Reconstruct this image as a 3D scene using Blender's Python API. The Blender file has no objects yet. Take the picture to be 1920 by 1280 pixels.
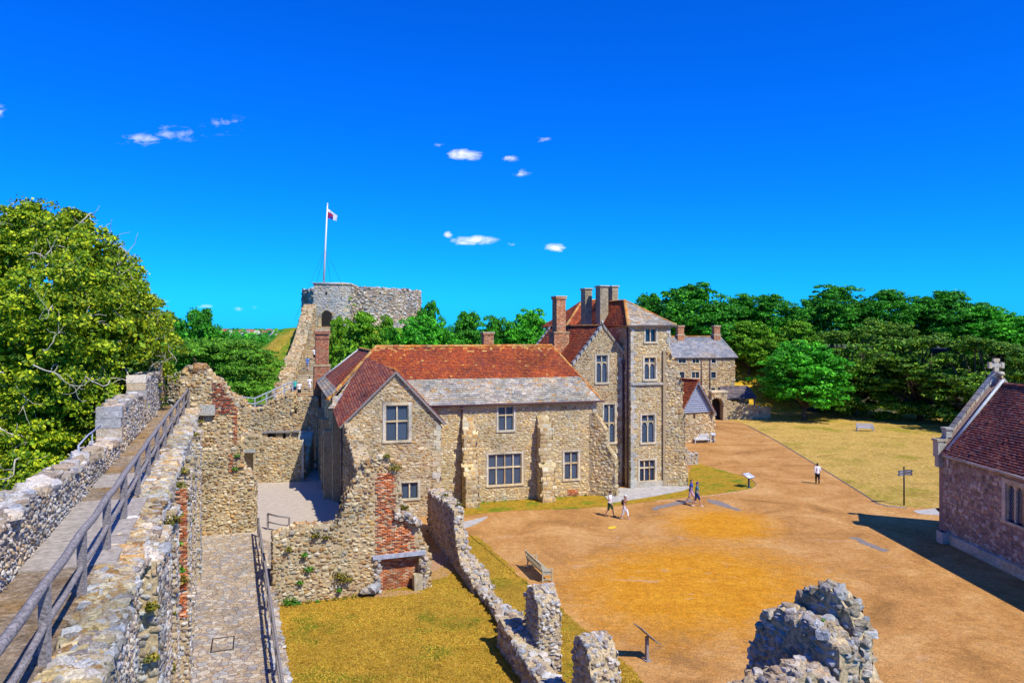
import bpy, bmesh, math, random
import numpy as np
from math import radians as R, sin, cos, pi
from mathutils import Vector, Matrix
random.seed(7)
rng = np.random.default_rng(11)
SC = bpy.context.scene
COL = SC.collection
F, CX, HY, CZ = 1400.0, 960.0, 622.0, 12.5       # lens constant, optical centre, horizon row and eye height
def G(px, py, z=0.0):                              # point of the level z seen at a picture position
    d = (CZ - z) * F / (py - HY)
    return np.array([(px - CX) / F * d, d, z])
def W(px, D, py):                                  # point at distance D
    return np.array([(px - CX) / F * D, D, CZ - (py - HY) / F * D])
def V3(*a): return np.array(a, float)
def unit(a): a = np.asarray(a, float); return a / np.linalg.norm(a)

class Frame:
    """plane frame: a right, b up, n out of the wall"""
    def __init__(s, O, A, B=(0, 0, 1)):
        s.O = np.asarray(O, float); s.A = unit(A); s.B = unit(B); s.N = np.cross(s.A, s.B)
    def p(s, a, b, n=0.0): return s.O + s.A * a + s.B * b + s.N * n
    def pts(s, arr):
        arr = np.asarray(arr, float)
        return s.O + arr[:, 0:1] * s.A + arr[:, 1:2] * s.B + arr[:, 2:3] * s.N
    def hit(s, px, py):
        d = np.array([(px - CX) / F, 1.0, (HY - py) / F]); c = np.array([0, 0, CZ])
        t = np.dot(s.O - c, s.N) / np.dot(d, s.N); q = c + d * t - s.O
        return np.dot(q, s.A), np.dot(q, s.B)
    def off(s, n): return Frame(s.O + s.N * n, s.A, s.B)

# ---------------------------------------------------------------- mesh builder
class NB:
    def __init__(s): s.v = []; s.f = []; s.n = 0
    def add(s, verts, faces, mat=0, smooth=False):
        """verts (n,3); faces (m,k) array or list of equal/unequal tuples"""
        verts = np.asarray(verts, float).reshape(-1, 3)
        if isinstance(faces, np.ndarray): s.f.append((faces + s.n, mat, smooth))
        else:
            by = {}
            for f in faces: by.setdefault(len(f), []).append(f)
            for k, l in by.items(): s.f.append((np.array(l, int) + s.n, mat, smooth))
        s.v.append(verts); s.n += len(verts)
    def box(s, fr, a0, a1, b0, b1, n0, n1, mat=0):
        P = [(a, b, n) for n in (n0, n1) for b in (b0, b1) for a in (a0, a1)]
        s.add(fr.pts(P), [(0, 2, 3, 1), (4, 5, 7, 6), (0, 1, 5, 4), (2, 6, 7, 3), (0, 4, 6, 2), (1, 3, 7, 5)], mat)
    def prism(s, fr, poly, n0, n1, mat=0):
        k = len(poly)
        P = [(a, b, n0) for a, b in poly] + [(a, b, n1) for a, b in poly]
        fs = [tuple(range(k))[::-1], tuple(range(k, 2 * k))] + [(i, (i + 1) % k, k + (i + 1) % k, k + i) for i in range(k)]
        s.add(fr.pts(P), fs, mat)
    def poly(s, pts, mat=0): s.add(np.array(pts), [tuple(range(len(pts)))], mat)
    def tube(s, pts, rad, seg=6, mat=0, smooth=True):
        pts = [np.asarray(p, float) for p in pts]; n = len(pts)
        if not hasattr(rad, '__len__'): rad = [rad] * n
        ref = None; V = []
        for i, p in enumerate(pts):
            t = pts[min(i + 1, n - 1)] - pts[max(i - 1, 0)]; t = t / (np.linalg.norm(t) + 1e-9)
            if ref is None: ref = np.cross(t, (0, 0, 1)) if abs(t[2]) < .9 else np.cross(t, (1, 0, 0))
            x = ref - t * np.dot(ref, t); x /= np.linalg.norm(x) + 1e-9; y = np.cross(t, x); ref = x
            for k in range(seg):
                a = 2 * pi * k / seg; V.append(p + (x * cos(a) + y * sin(a)) * rad[i])
        fs = [(i * seg + k, i * seg + (k + 1) % seg, (i + 1) * seg + (k + 1) % seg, (i + 1) * seg + k) for i in range(n - 1) for k in range(seg)]
        fs += [tuple(range(seg))[::-1], tuple(range((n - 1) * seg, n * seg))]
        s.add(np.array(V), fs, mat, smooth)
    def lathe(s, c, prof, seg=10, mat=0):
        for i in range(1): pass
        V = [(c[0] + r * cos(2 * pi * k / seg), c[1] + r * sin(2 * pi * k / seg), c[2] + z) for r, z in prof for k in range(seg)]
        n = len(prof)
        fs = [(i * seg + k, i * seg + (k + 1) % seg, (i + 1) * seg + (k + 1) % seg, (i + 1) * seg + k) for i in range(n - 1) for k in range(seg)]
        fs += [tuple(range(seg))[::-1], tuple(range((n - 1) * seg, n * seg))]
        s.add(np.array(V), fs, mat, True)
    def merge_mesh(s, me, mat=0):
        v = np.empty(len(me.vertices) * 3); me.vertices.foreach_get('co', v)
        s.add(v.reshape(-1, 3), [tuple(p.vertices) for p in me.polygons], mat)
    def build(s, name, mats, parent=None, **kw):
        v = np.concatenate(s.v) if s.v else np.zeros((0, 3))
        if parent is not None: v = v - np.array(list(parent['_o']))
        loc = np.zeros(3)
        if parent is None and len(v) and kw.get('origin', True):
            loc = np.array([(v[:, 0].min() + v[:, 0].max()) / 2, (v[:, 1].min() + v[:, 1].max()) / 2, v[:, 2].min()]); v = v - loc
        me = bpy.data.meshes.new(name)
        loops = np.concatenate([f[0].ravel() for f in s.f]); cnt = np.concatenate([np.full(len(f[0]), f[0].shape[1]) for f in s.f])
        mi = np.concatenate([np.full(len(f[0]), f[1]) for f in s.f]); sm = np.concatenate([np.full(len(f[0]), f[2]) for f in s.f])
        me.vertices.add(len(v)); me.vertices.foreach_set('co', v.ravel())
        me.loops.add(len(loops)); me.loops.foreach_set('vertex_index', loops.astype(np.int32))
        me.polygons.add(len(cnt)); me.polygons.foreach_set('loop_start', (np.cumsum(cnt) - cnt).astype(np.int32))
        me.polygons.foreach_set('loop_total', cnt.astype(np.int32))
        for m in (mats if isinstance(mats, (list, tuple)) else [mats]): me.materials.append(m)
        me.polygons.foreach_set('material_index', mi.astype(np.int32)); me.polygons.foreach_set('use_smooth', sm.astype(bool))
        me.update(calc_edges=True); me.validate()
        o = bpy.data.objects.new(name, me); COL.objects.link(o); o.location = loc
        if parent is not None: o.parent = parent; o['_o'] = list(parent['_o'])
        elif '_o' not in o: o['_o'] = tuple(loc)
        for k in ('label', 'category', 'group', 'kind'):
            if kw.get(k): o[k] = kw[k]
        return o

def thing(name, loc, label, category, group=None, rotz=0):
    o = bpy.data.objects.new(name, None); COL.objects.link(o); o.location = tuple(loc); o.rotation_euler = (0, 0, rotz)
    o.empty_display_size = .3
    o['_o'] = tuple(float(x) for x in loc); o['label'] = label; o['category'] = category
    if group: o['group'] = group
    bpy.context.view_layer.update()
    return o
def dup(o, loc=None, scale=None, rotz=None, label=None):
    def rec(x, par):
        c = x.copy(); COL.objects.link(c); c.parent = par
        for ch in KIDS.get(x.name, []): rec(ch, c)
        return c
    KIDS.clear()
    for q in COL.objects:
        if q.parent: KIDS.setdefault(q.parent.name, []).append(q)
    c = rec(o, None)
    if loc is not None: c.location = tuple(loc)
    if scale is not None: c.scale = scale
    if rotz is not None: c.rotation_euler = (0, 0, rotz)
    if label: c['label'] = label
    return c
KIDS = {}

def core_mesh(fr, poly, depth, cutters=()):
    """solid of the outline poly, front face on the frame plane, going back by depth, minus cutter boxes (frame, a0,a1,b0,b1,n0,n1)"""
    nb = NB(); nb.prism(fr, poly, -depth, 0); o = nb.build('tmp', MT['mortar'], origin=False)
    if cutters:
        cb = NB()
        for c in cutters: cb.box(*c)
        co = cb.build('tmpc', MT['mortar'], origin=False)
        bm = bmesh.new(); bm.from_mesh(co.data); bmesh.ops.recalc_face_normals(bm, faces=bm.faces); bm.to_mesh(co.data); bm.free()
        bm = bmesh.new(); bm.from_mesh(o.data); bmesh.ops.recalc_face_normals(bm, faces=bm.faces); bm.to_mesh(o.data); bm.free()
        co.location = (0, 0, 0); o.location = (0, 0, 0)
        m = o.modifiers.new('b', 'BOOLEAN'); m.object = co; m.operation = 'DIFFERENCE'; m.solver = 'EXACT'
        bpy.context.view_layer.update()
        me = bpy.data.meshes.new_from_object(o.evaluated_get(bpy.context.evaluated_depsgraph_get()))
        bpy.data.objects.remove(co)
    else: me = o.data.copy()
    bpy.data.objects.remove(o)
    return me

def inpoly(a, b, poly):
    r = np.zeros(len(a), bool); n = len(poly)
    for i in range(n):
        x1, y1 = poly[i]; x2, y2 = poly[(i + 1) % n]
        if y1 == y2: continue
        c = ((y1 > b) != (y2 > b)) & (a < (x2 - x1) * (b - y1) / (y2 - y1) + x1); r ^= c
    return r

def stones(nb, fr, poly, holes=(), w=(.2, .45), h=(.14, .26), relief=.035, mat=1, gap=.012, square=.6, jit=.12, brick=False, only=None, skip=0.0, margin=.0, chaos=1.0):
    """face of individually shaped stones laid in rough courses"""
    ax = [p[0] for p in poly]; bx = [p[1] for p in poly]
    a0, a1, b0, b1 = min(ax), max(ax), min(bx), max(bx)
    Ca, Cb, Wd, Ht = [], [], [], []
    b = b0; row = 0
    while b < b1:
        hh = rng.uniform(*h); a = a0 - rng.uniform(0, w[1]) if not brick else a0 - (row % 2) * w[0] / 2
        n = int((a1 - a) / w[0]) + 2
        ws = rng.uniform(w[0], w[1], n) if not brick else np.full(n, w[0])
        c = a + np.cumsum(ws) - ws / 2; k = c < a1
        Ca.append(c[k]); Wd.append(ws[k]); Cb.append(np.full(k.sum(), b + hh / 2)); Ht.append(np.full(k.sum(), hh))
        b += hh; row += 1
    Ca, Cb, Wd, Ht = map(np.concatenate, (Ca, Cb, Wd, Ht))
    if not brick:
        k = len(Cb); Cb = Cb + rng.uniform(-.34, .34, k) * Ht * chaos; Ca = Ca + rng.uniform(-.2, .2, k) * Wd * chaos
        Ht = Ht * rng.uniform(1 - .3 * chaos, 1 + .38 * chaos, k); Wd = Wd * rng.uniform(1 - .3 * chaos, 1 + .22 * chaos, k)
    keep = inpoly(Ca, Cb, poly)
    if margin:
        for sa in (-1, 1): keep &= inpoly(Ca + sa * Wd * margin, Cb + Ht * margin * .9, poly)
    for (x0, x1, y0, y1) in holes:
        keep &= ~((Ca + Wd * .38 > x0) & (Ca - Wd * .38 < x1) & (Cb + Ht * .4 > y0) & (Cb - Ht * .4 < y1))
    if skip: keep &= rng.random(len(Ca)) > skip
    if brick:
        L_, R_ = np.maximum(Ca - Wd / 2, a0), np.minimum(Ca + Wd / 2, a1); Ca, Wd = (L_ + R_) / 2, R_ - L_; keep &= Wd > .04
    Ca, Cb, Wd, Ht = Ca[keep], Cb[keep], Wd[keep], Ht[keep]; n = len(Ca)
    if not n: return
    K = 8
    th = (np.arange(K) + .5) / K * 2 * pi
    ct, st = np.cos(th), np.sin(th); e = 1 - square
    ux = np.sign(ct) * np.abs(ct) ** e; uy = np.sign(st) * np.abs(st) ** e
    m = max(abs(ux).max(), abs(uy).max()); ux = ux / m; uy = uy / m
    rj = 1 + rng.uniform(-jit, jit * .5, (n, K))
    hw = (Wd / 2 - gap)[:, None]; hh = (Ht / 2 - gap)[:, None]
    A0 = ux * hw * rj; B0 = uy * hh * rj
    if not brick:
        ph = rng.normal(0, .2 * chaos, (n, 1)); A0, B0 = A0 * np.cos(ph) - B0 * np.sin(ph), A0 * np.sin(ph) + B0 * np.cos(ph)
    rl = relief * rng.uniform(.2, 1.25, n)[:, None]
    tilt = rng.normal(0, relief * .35, (n, 1)); tilt2 = rng.normal(0, relief * .35, (n, 1))
    ring0 = np.stack([Ca[:, None] + A0, Cb[:, None] + B0, np.full((n, K), -.01)], -1)
    q = .8 if not brick else .94
    ring1 = np.stack([Ca[:, None] + A0 * q, Cb[:, None] + B0 * q, rl * .85 + tilt * ux + tilt2 * uy + rng.normal(0, relief * .1, (n, K))], -1)
    ctr = np.stack([Ca, Cb, rl[:, 0] * (1.05 if not brick else .9)], -1)[:, None, :]
    P = np.concatenate([ring0, ring1, ctr], 1).reshape(-1, 3)
    base = (np.arange(n) * (2 * K + 1))[:, None]
    i = np.arange(K); j = (i + 1) % K
    quads = np.stack([i, j, K + j, K + i], -1); tris = np.stack([K + i, K + j, np.full(K, 2 * K)], -1)
    nb.f.append(((base[:, :, None] + quads[None]).reshape(-1, 4) + nb.n, mat, not brick))
    nb.f.append(((base[:, :, None] + tris[None]).reshape(-1, 3) + nb.n, mat, not brick))
    P = fr.pts(P); nb.v.append(P); nb.n += len(P)

_ico = {}
def ico(sub):
    if sub not in _ico:
        bm = bmesh.new(); bmesh.ops.create_icosphere(bm, subdivisions=sub, radius=1)
        _ico[sub] = (np.array([v.co[:] for v in bm.verts]), np.array([[v.index for v in f.verts] for f in bm.faces])); bm.free()
    return _ico[sub]
def blobs(nb, C, S, mat=1, sub=1, flat=.75, jit=.17, smooth=False, boxy=.55):
    """loose rounded stones at points C of half-size S"""
    C = np.asarray(C, float).reshape(-1, 3); n = len(C)
    if not n: return
    S = np.broadcast_to(np.asarray(S, float), (n,))
    v, f = ico(sub)
    bv = np.sign(v) * np.abs(v) ** (1 - boxy); bv = bv / np.linalg.norm(bv, axis=1).mean()
    sc = np.stack([rng.uniform(.85, 1.4, n), rng.uniform(.75, 1.1, n), rng.uniform(flat * .75, flat * 1.15, n)], -1) * S[:, None]
    jj = 1 + rng.uniform(-jit, jit, (n, len(v), 1))
    P = bv[None] * jj * sc[:, None, :]
    az = rng.uniform(0, 2 * pi, n); tx = rng.normal(0, .25, n)
    ca, sa = np.cos(az)[:, None], np.sin(az)[:, None]; ctx, stx = np.cos(tx)[:, None], np.sin(tx)[:, None]
    y = P[..., 1] * ctx - P[..., 2] * stx; z = P[..., 1] * stx + P[..., 2] * ctx; x = P[..., 0]
    P = np.stack([x * ca - y * sa, x * sa + y * ca, z], -1) + C[:, None, :]
    nb.f.append(((np.arange(n)[:, None, None] * len(v) + f[None]).reshape(-1, 3) + nb.n, mat, smooth))
    P = P.reshape(-1, 3); nb.v.append(P); nb.n += len(P)

def clip(poly, region):
    """Sutherland-Hodgman, region convex and counter-clockwise"""
    out = poly; n = len(region)
    for i in range(n):
        (x1, y1), (x2, y2) = region[i], region[(i + 1) % n]; ex, ey = x2 - x1, y2 - y1
        inp = out; out = []
        if not inp: break
        d = [ex * (p[1] - y1) - ey * (p[0] - x1) for p in inp]
        for k in range(len(inp)):
            p, q, dp, dq = inp[k], inp[(k + 1) % len(inp)], d[k], d[(k + 1) % len(inp)]
            if dp >= 0: out.append(p)
            if (dp >= 0) != (dq >= 0):
                t = dp / (dp - dq); out.append((p[0] + t * (q[0] - p[0]), p[1] + t * (q[1] - p[1])))
    return out
def tiles(nb, fr, region, tw=.26, th=.2, thick=.035, mat=0, wj=.0, bstart=None, gap=.006, alt=None):
    ax = [p[0] for p in region]; bx = [p[1] for p in region]
    area = sum(region[i][0] * region[(i + 1) % len(region)][1] - region[(i + 1) % len(region)][0] * region[i][1] for i in range(len(region)))
    if area < 0: region = region[::-1]
    b = min(bx); row = 0; x0_ = float(fr.O[0])
    while b < max(bx):
        h = th; a = min(ax) - rng.uniform(0, tw)
        while a < max(ax):
            w = tw * (1 + rng.uniform(-wj, wj)); q = clip([(a + gap, b), (a + w - gap, b), (a + w - gap, b + h), (a + gap, b + h)], region)
            if len(q) >= 3:
                k = len(q); j = rng.uniform(-.006, .008); tl = rng.normal(0, .012)
                j += .022 * sin(x0_ * .55 + a * .61) * sin(b * 1.3 + 1) + .012 * sin(a * 1.7 + b * 2.3)
                if rng.random() < .012: j += .03
                top = [(x, y, .03 + thick * (1 - (y - b) / h * .85) + j + tl * (x - a - w / 2)) for x, y in q]
                P = [(x, y, -.012) for x, y in q] + top
                mm = mat
                if alt and rng.random() < alt[1](b / max(bx)): mm = alt[0]
                nb.add(fr.pts(P), [tuple(range(k, 2 * k))] + [(i, (i + 1) % k, k + (i + 1) % k, k + i) for i in range(k)], mm)
            a += w
        b += h; row += 1
def slab(nb, fr, region, t=.12, mat=1):
    nb.prism(fr, region, -t - .012, -.014, mat)
def ridge(nb, p, q, r=.11, step=.42, mat=0):
    p, q = np.asarray(p, float), np.asarray(q, float); L = np.linalg.norm(q - p); n = max(1, int(L / step)); d = (q - p) / n
    x = unit(np.cross(d, (0, 0, 1)))
    for i in range(n):
        a = p + d * i + d * .02; b = p + d * (i + 1) * 1.0 - d * .02; dz = V3(0, 0, rng.uniform(-.008, .012))
        V = [e + dz + x * cos(t) * r * 1.15 + V3(0, 0, 1) * (sin(t) * r - .02) for e in (a, b) for t in np.linspace(-.25, pi + .25, 6)]
        nb.add(np.array(V), [(k, k + 1, 7 + k, 6 + k) for k in range(5)] + [tuple(range(6))[::-1], tuple(range(6, 12))], mat)
def roofplane(p0, p1, top):
    """frame on a slope: p0->p1 along the eave (left to right seen from outside), top any point higher up the slope"""
    p0, p1, top = map(lambda q: np.asarray(q, float), (p0, p1, top)); A = unit(p1 - p0); t = top - p0; B = unit(t - A * np.dot(t, A))
    fr = Frame(p0, A, B); return fr
def to2(fr, p): q = np.asarray(p, float) - fr.O; return (float(np.dot(q, fr.A)), float(np.dot(q, fr.B)))
# ---------------------------------------------------------------- materials
MT = {}
def newmat(name):
    m = bpy.data.materials.new(name); m.use_nodes = True; nt = m.node_tree; nt.nodes.clear()
    out = nt.nodes.new('ShaderNodeOutputMaterial'); bs = nt.nodes.new('ShaderNodeBsdfPrincipled'); nt.links.new(bs.outputs[0], out.inputs[0])
    MT[name] = m; return m, nt, bs, out
def nd(nt, t, **kw):
    n = nt.nodes.new('ShaderNode' + t)
    for k, v in kw.items():
        if k.startswith('i_'):
            key = k[2:]; key = int(key) if key.isdigit() else key.replace('_', ' ')
            n.inputs[key].default_value = v
        else: setattr(n, k, v)
    return n
def ramp(nt, fac, stops, interp='LINEAR'):
    r = nt.nodes.new('ShaderNodeValToRGB'); r.color_ramp.interpolation = interp; cr = r.color_ramp
    while len(cr.elements) > 1: cr.elements.remove(cr.elements[-1])
    cr.elements[0].position = stops[0][0]; cr.elements[0].color = (*stops[0][1], 1)
    for p, c in stops[1:]:
        e = cr.elements.new(p); e.color = (*c, 1)
    nt.links.new(fac, r.inputs[0]); return r.outputs[0]
def g3(x): return (x, x, x)
def mix(nt, fac, a, b, mode='MIX'):
    n = nt.nodes.new('ShaderNodeMix'); n.data_type = 'RGBA'; n.blend_type = mode
    for i, x in ((0, fac), (6, a), (7, b)):
        if hasattr(x, 'links'): nt.links.new(x, n.inputs[i])
        elif i == 0: n.inputs[0].default_value = x
        else: n.inputs[i].default_value = (*x, 1)
    return n.outputs[2]
def mth(nt, op, a, b=None, clamp=False):
    n = nt.nodes.new('ShaderNodeMath'); n.operation = op; n.use_clamp = clamp
    for i, x in ((0, a), (1, b)):
        if x is None: continue
        if hasattr(x, 'links'): nt.links.new(x, n.inputs[i])
        else: n.inputs[i].default_value = x
    return n.outputs[0]
def objco(nt, scale=(1, 1, 1), world=False):
    if world:
        g = nt.nodes.new('ShaderNodeNewGeometry'); src = g.outputs['Position']
    else:
        g = nt.nodes.new('ShaderNodeTexCoord'); src = g.outputs['Object']
    m = nt.nodes.new('ShaderNodeMapping'); m.inputs['Scale'].default_value = scale; nt.links.new(src, m.inputs[0]); return m.outputs[0]
def noise(nt, co, scale, detail=4, rough=.55, dist=0):
    n = nd(nt, 'TexNoise'); n.inputs['Scale'].default_value = scale; n.inputs['Detail'].default_value = detail
    n.inputs['Roughness'].default_value = rough; n.inputs['Distortion'].default_value = dist; nt.links.new(co, n.inputs[0]); return n.outputs[0]
def voro(nt, co, scale, feature='F1', rnd=1.0):
    n = nd(nt, 'TexVoronoi', feature=feature); n.inputs['Scale'].default_value = scale
    n.inputs['Randomness'].default_value = rnd; nt.links.new(co, n.inputs[0]); return n
def bump(nt, bs, h, strength=.5, dist=.05):
    b = nd(nt, 'Bump'); b.inputs['Strength'].default_value = strength; b.inputs['Distance'].default_value = dist
    nt.links.new(h, b.inputs['Height']); nt.links.new(b.outputs[0], bs.inputs['Normal'])
def rnd_island(nt):
    g = nt.nodes.new('ShaderNodeNewGeometry'); return g.outputs['Random Per Island']
def stops(cols):
    n = len(cols); return [(i / n, c) for i, c in enumerate(cols)]

def island_stone(name, cols, lichen=(.62, .62, .58), lamt=.5, stain=(.12, .09, .06), fine=18, rough=.95, bs_=.6, bd=.03, vart=.85):
    m, nt, bs, _ = newmat(name); co = objco(nt)
    c = ramp(nt, rnd_island(nt), stops(cols), 'CONSTANT')
    n1 = noise(nt, co, fine, 5, .7); c = mix(nt, .75, c, ramp(nt, n1, [(.3, g3(.18)), (.5, g3(.95)), (.72, g3(1.7))]), 'MULTIPLY')
    n2 = noise(nt, co, 5, 6, .75); c = mix(nt, mth(nt, 'MULTIPLY', ramp(nt, n2, [(.52, g3(0)), (.6, g3(1))]), lamt), c, lichen)
    n3 = noise(nt, co, .55, 5, .65); c = mix(nt, mth(nt, 'MULTIPLY', ramp(nt, n3, [(.5, g3(0)), (.72, g3(1))]), .55), c, stain)
    n4 = noise(nt, co, .33, 3, .6, .5); c = mix(nt, vart, c, ramp(nt, n4, [(.36, (.66, .72, .74)), (.5, g3(1)), (.64, (1.2, 1.04, .82))]), 'MULTIPLY')
    nt.links.new(c, bs.inputs['Base Color']); bs.inputs['Roughness'].default_value = rough; bs.inputs['Specular IOR Level'].default_value = .25
    bump(nt, bs, mth(nt, 'ADD', n1, mth(nt, 'MULTIPLY', n2, .6)), bs_, bd); return m

def rubble(name, scale, cols, mortar, lamt=.4, zs=1.7, edge=.06):
    """rubble masonry seen at a distance: cells of stone in sandy mortar"""
    m, nt, bs, _ = newmat(name); co = objco(nt, (1, 1, zs))
    w = noise(nt, co, 1.3, 3); cd = nd(nt, 'VectorMath', operation='ADD'); nt.links.new(co, cd.inputs[0])
    s = nd(nt, 'VectorMath', operation='SCALE'); n_ = nd(nt, 'TexNoise'); n_.inputs['Scale'].default_value = 1.6; nt.links.new(co, n_.inputs[0])
    nt.links.new(n_.outputs[1], s.inputs[0]); s.inputs['Scale'].default_value = .35; nt.links.new(s.outputs[0], cd.inputs[1]); co2 = cd.outputs[0]
    v = voro(nt, co2, scale); e = voro(nt, co2, scale, 'DISTANCE_TO_EDGE')
    sp = nd(nt, 'SeparateColor'); nt.links.new(v.outputs['Color'], sp.inputs[0])
    c = ramp(nt, sp.outputs[0], stops(cols), 'CONSTANT')
    n1 = noise(nt, co, 16, 5, .7); c = mix(nt, .8, c, ramp(nt, n1, [(.25, g3(.4)), (.5, g3(1)), (.75, g3(1.45))]), 'MULTIPLY')
    n2 = noise(nt, co, 3.2, 6, .75); c = mix(nt, mth(nt, 'MULTIPLY', ramp(nt, n2, [(.52, g3(0)), (.62, g3(1))]), lamt), c, (.6, .6, .56))
    ed = ramp(nt, e.outputs['Distance'], [(0, g3(0)), (edge, g3(1))])
    c = mix(nt, ed, mortar, c)
    n3 = noise(nt, co, .5, 4, .6); c = mix(nt, mth(nt, 'MULTIPLY', ramp(nt, n3, [(.5, g3(0)), (.75, g3(1))]), .45), c, (.12, .1, .07))
    nt.links.new(c, bs.inputs['Base Color']); bs.inputs['Roughness'].default_value = .95; bs.inputs['Specular IOR Level'].default_value = .2
    bump(nt, bs, mth(nt, 'ADD', mth(nt, 'MULTIPLY', ed, 1.2), n1), .8, .06); return m

def plain(name, col, rough=.8, var=.25, sc=6, spec=.3, metal=0, bstr=.3, col2=None, stretch=(1, 1, 1)):
    m, nt, bs, _ = newmat(name); co = objco(nt, stretch); n = noise(nt, co, sc, 5, .65)
    lo = tuple(x * (1 - var) for x in col) if col2 is None else col2
    c = ramp(nt, n, [(.3, lo), (.7, tuple(min(1, x * (1 + var)) for x in col))])
    nt.links.new(c, bs.inputs['Base Color']); bs.inputs['Roughness'].default_value = rough; bs.inputs['Specular IOR Level'].default_value = spec
    bs.inputs['Metallic'].default_value = metal
    if bstr: bump(nt, bs, n, bstr, .02)
    return m

plain('mortar', (.42, .33, .19), .95, .6, 14, bstr=1)
plain('mortar_pink', (.30, .21, .18), .95, .4, 8, bstr=.9); plain('mortar_grey', (.28, .23, .16), .95, .6, 16, bstr=1); island_stone('stone_stack', [(.34, .29, .18), (.38, .33, .22), (.30, .25, .16), (.36, .32, .24)], lamt=.3, lichen=(.5, .48, .4), fine=14)
WARM0 = [(.46, .34, .16), (.52, .43, .24), (.38, .26, .12), (.58, .52, .36), (.48, .40, .22), (.32, .20, .09), (.64, .60, .48), (.43, .38, .25), (.48, .33, .15), (.38, .37, .32), (.54, .46, .28), (.27, .18, .10), (.44, .30, .14), (.60, .55, .41)]
WARM = [(r * 1.06, g * .97, b * .80) for r, g, b in WARM0]
PALE0 = [(.62, .53, .30), (.54, .42, .19), (.70, .64, .46), (.46, .35, .17), (.58, .49, .27), (.38, .26, .12), (.48, .47, .39), (.62, .54, .32), (.54, .45, .25), (.66, .62, .48), (.42, .31, .15)]
PALE = [(r * 1.04, g * .97, b * .80) for r, g, b in PALE0]
GREY = [(.44, .40, .34), (.54, .50, .43), (.32, .28, .24), (.47, .39, .27), (.62, .59, .53), (.24, .20, .17), (.40, .31, .20), (.50, .48, .44), (.35, .36, .37), (.45, .35, .22), (.36, .27, .18), (.57, .51, .41)]
island_stone('stone_warm', WARM, lamt=.4)
island_stone('stone_pale', PALE, lamt=.35)
island_stone('stone_grey', GREY, lamt=.42, lichen=(.70, .68, .62), fine=26)
island_stone('ashlar', [(.62, .54, .34), (.68, .60, .40), (.56, .44, .24), (.60, .56, .44), (.48, .33, .15), (.60, .53, .36)], lamt=.45, fine=12, bd=.015)
island_stone('ashlar_grey', [(.44, .44, .37), (.52, .50, .41), (.40, .40, .35), (.50, .43, .29)], lamt=.5, fine=12, bd=.015)
island_stone('brick', [(.56, .15, .035), (.66, .22, .06), (.46, .11, .035), (.62, .28, .12), (.34, .10, .05), (.70, .38, .22), (.54, .17, .05)], lamt=.25, lichen=(.5, .42, .34), fine=30, bd=.01)
island_stone('brick_dark', [(.34, .055, .028), (.42, .09, .04), (.24, .045, .03), (.36, .13, .08), (.48, .13, .05)], lamt=.15, lichen=(.48, .42, .36), fine=30, bd=.01)
island_stone('tile_red', [(.34, .068, .022), (.38, .082, .024), (.29, .056, .02), (.35, .078, .026), (.25, .054, .03), (.40, .10, .03), (.31, .062, .022), (.22, .05, .03)], lamt=.16, lichen=(.46, .19, .035), stain=(.11, .04, .03), fine=9, bd=.012)
island_stone('tile_dark', [(.26, .06, .035), (.31, .08, .04), (.20, .05, .04), (.24, .085, .06), (.34, .11, .06), (.17, .055, .05)], lamt=.16, lichen=(.55, .45, .38), stain=(.12, .05, .045), fine=14, bd=.012)
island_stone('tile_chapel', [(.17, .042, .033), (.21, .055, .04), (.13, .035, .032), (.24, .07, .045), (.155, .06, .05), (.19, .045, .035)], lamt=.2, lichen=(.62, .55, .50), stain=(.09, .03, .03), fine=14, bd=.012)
island_stone('tile_orange', [(.50, .20, .04), (.56, .26, .06), (.44, .15, .035), (.50, .30, .10)], lamt=.25, lichen=(.55, .42, .18), fine=10, bd=.01)
island_stone('slate', [(.36, .33, .27), (.44, .40, .32), (.29, .27, .24), (.40, .34, .24), (.50, .46, .38), (.34, .30, .23), (.40, .37, .30), (.25, .24, .22), (.46, .42, .33), (.37, .33, .26), (.42, .27, .13)], lamt=.28, lichen=(.52, .26, .07), stain=(.24, .24, .24), fine=8, bd=.012)
island_stone('slate_grey', [(.26, .27, .29), (.32, .32, .33), (.22, .23, .25), (.34, .33, .32), (.29, .28, .27)], lamt=.25, lichen=(.42, .42, .40), fine=8, bd=.01)
island_stone('slate_violet', [(.13, .11, .12), (.17, .14, .15), (.10, .085, .10), (.20, .16, .15)], lamt=.2, lichen=(.3, .26, .24), fine=8, bd=.01)
rubble('rubble_warm', 3.2, WARM, (.38, .30, .17))
rubble('rubble_keep', 1.9, [(.42, .38, .29), (.50, .47, .40), (.30, .26, .19), (.38, .30, .18), (.56, .54, .48), (.24, .21, .17), (.46, .44, .38)], (.25, .21, .15), lamt=.5)
rubble('rubble_grey', 2.4, [(.36, .38, .37), (.46, .47, .45), (.28, .30, .30), (.40, .38, .32), (.33, .36, .37)], (.25, .25, .22), lamt=.35)
rubble('cobbles', 3.8, [(.46, .36, .24), (.54, .46, .35), (.38, .30, .22), (.50, .38, .24), (.40, .38, .35), (.32, .29, .27), (.58, .50, .38), (.48, .37, .24)], (.46, .31, .17), zs=1, edge=.05, lamt=.25)
plain('wood_grey', (.25, .225, .21), .85, .6, 16, bstr=.8, stretch=(1, 1, 2))
plain('deck_wood', (.36, .32, .27), .85, .35, 8, bstr=.6)
plain('wood_blue', (.34, .37, .44), .8, .35, 7, bstr=.4)
plain('white_wood', (.62, .62, .60), .7, .15, 5, bstr=.2)
plain('lead', (.42, .47, .50), .5, .2, 3, spec=.5, bstr=.2)
plain('pipe', (.10, .05, .055), .5, .3, 5, spec=.5, bstr=0)
plain('black_paint', (.012, .013, .02), .5, .2, 5, spec=.4, bstr=0)
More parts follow.
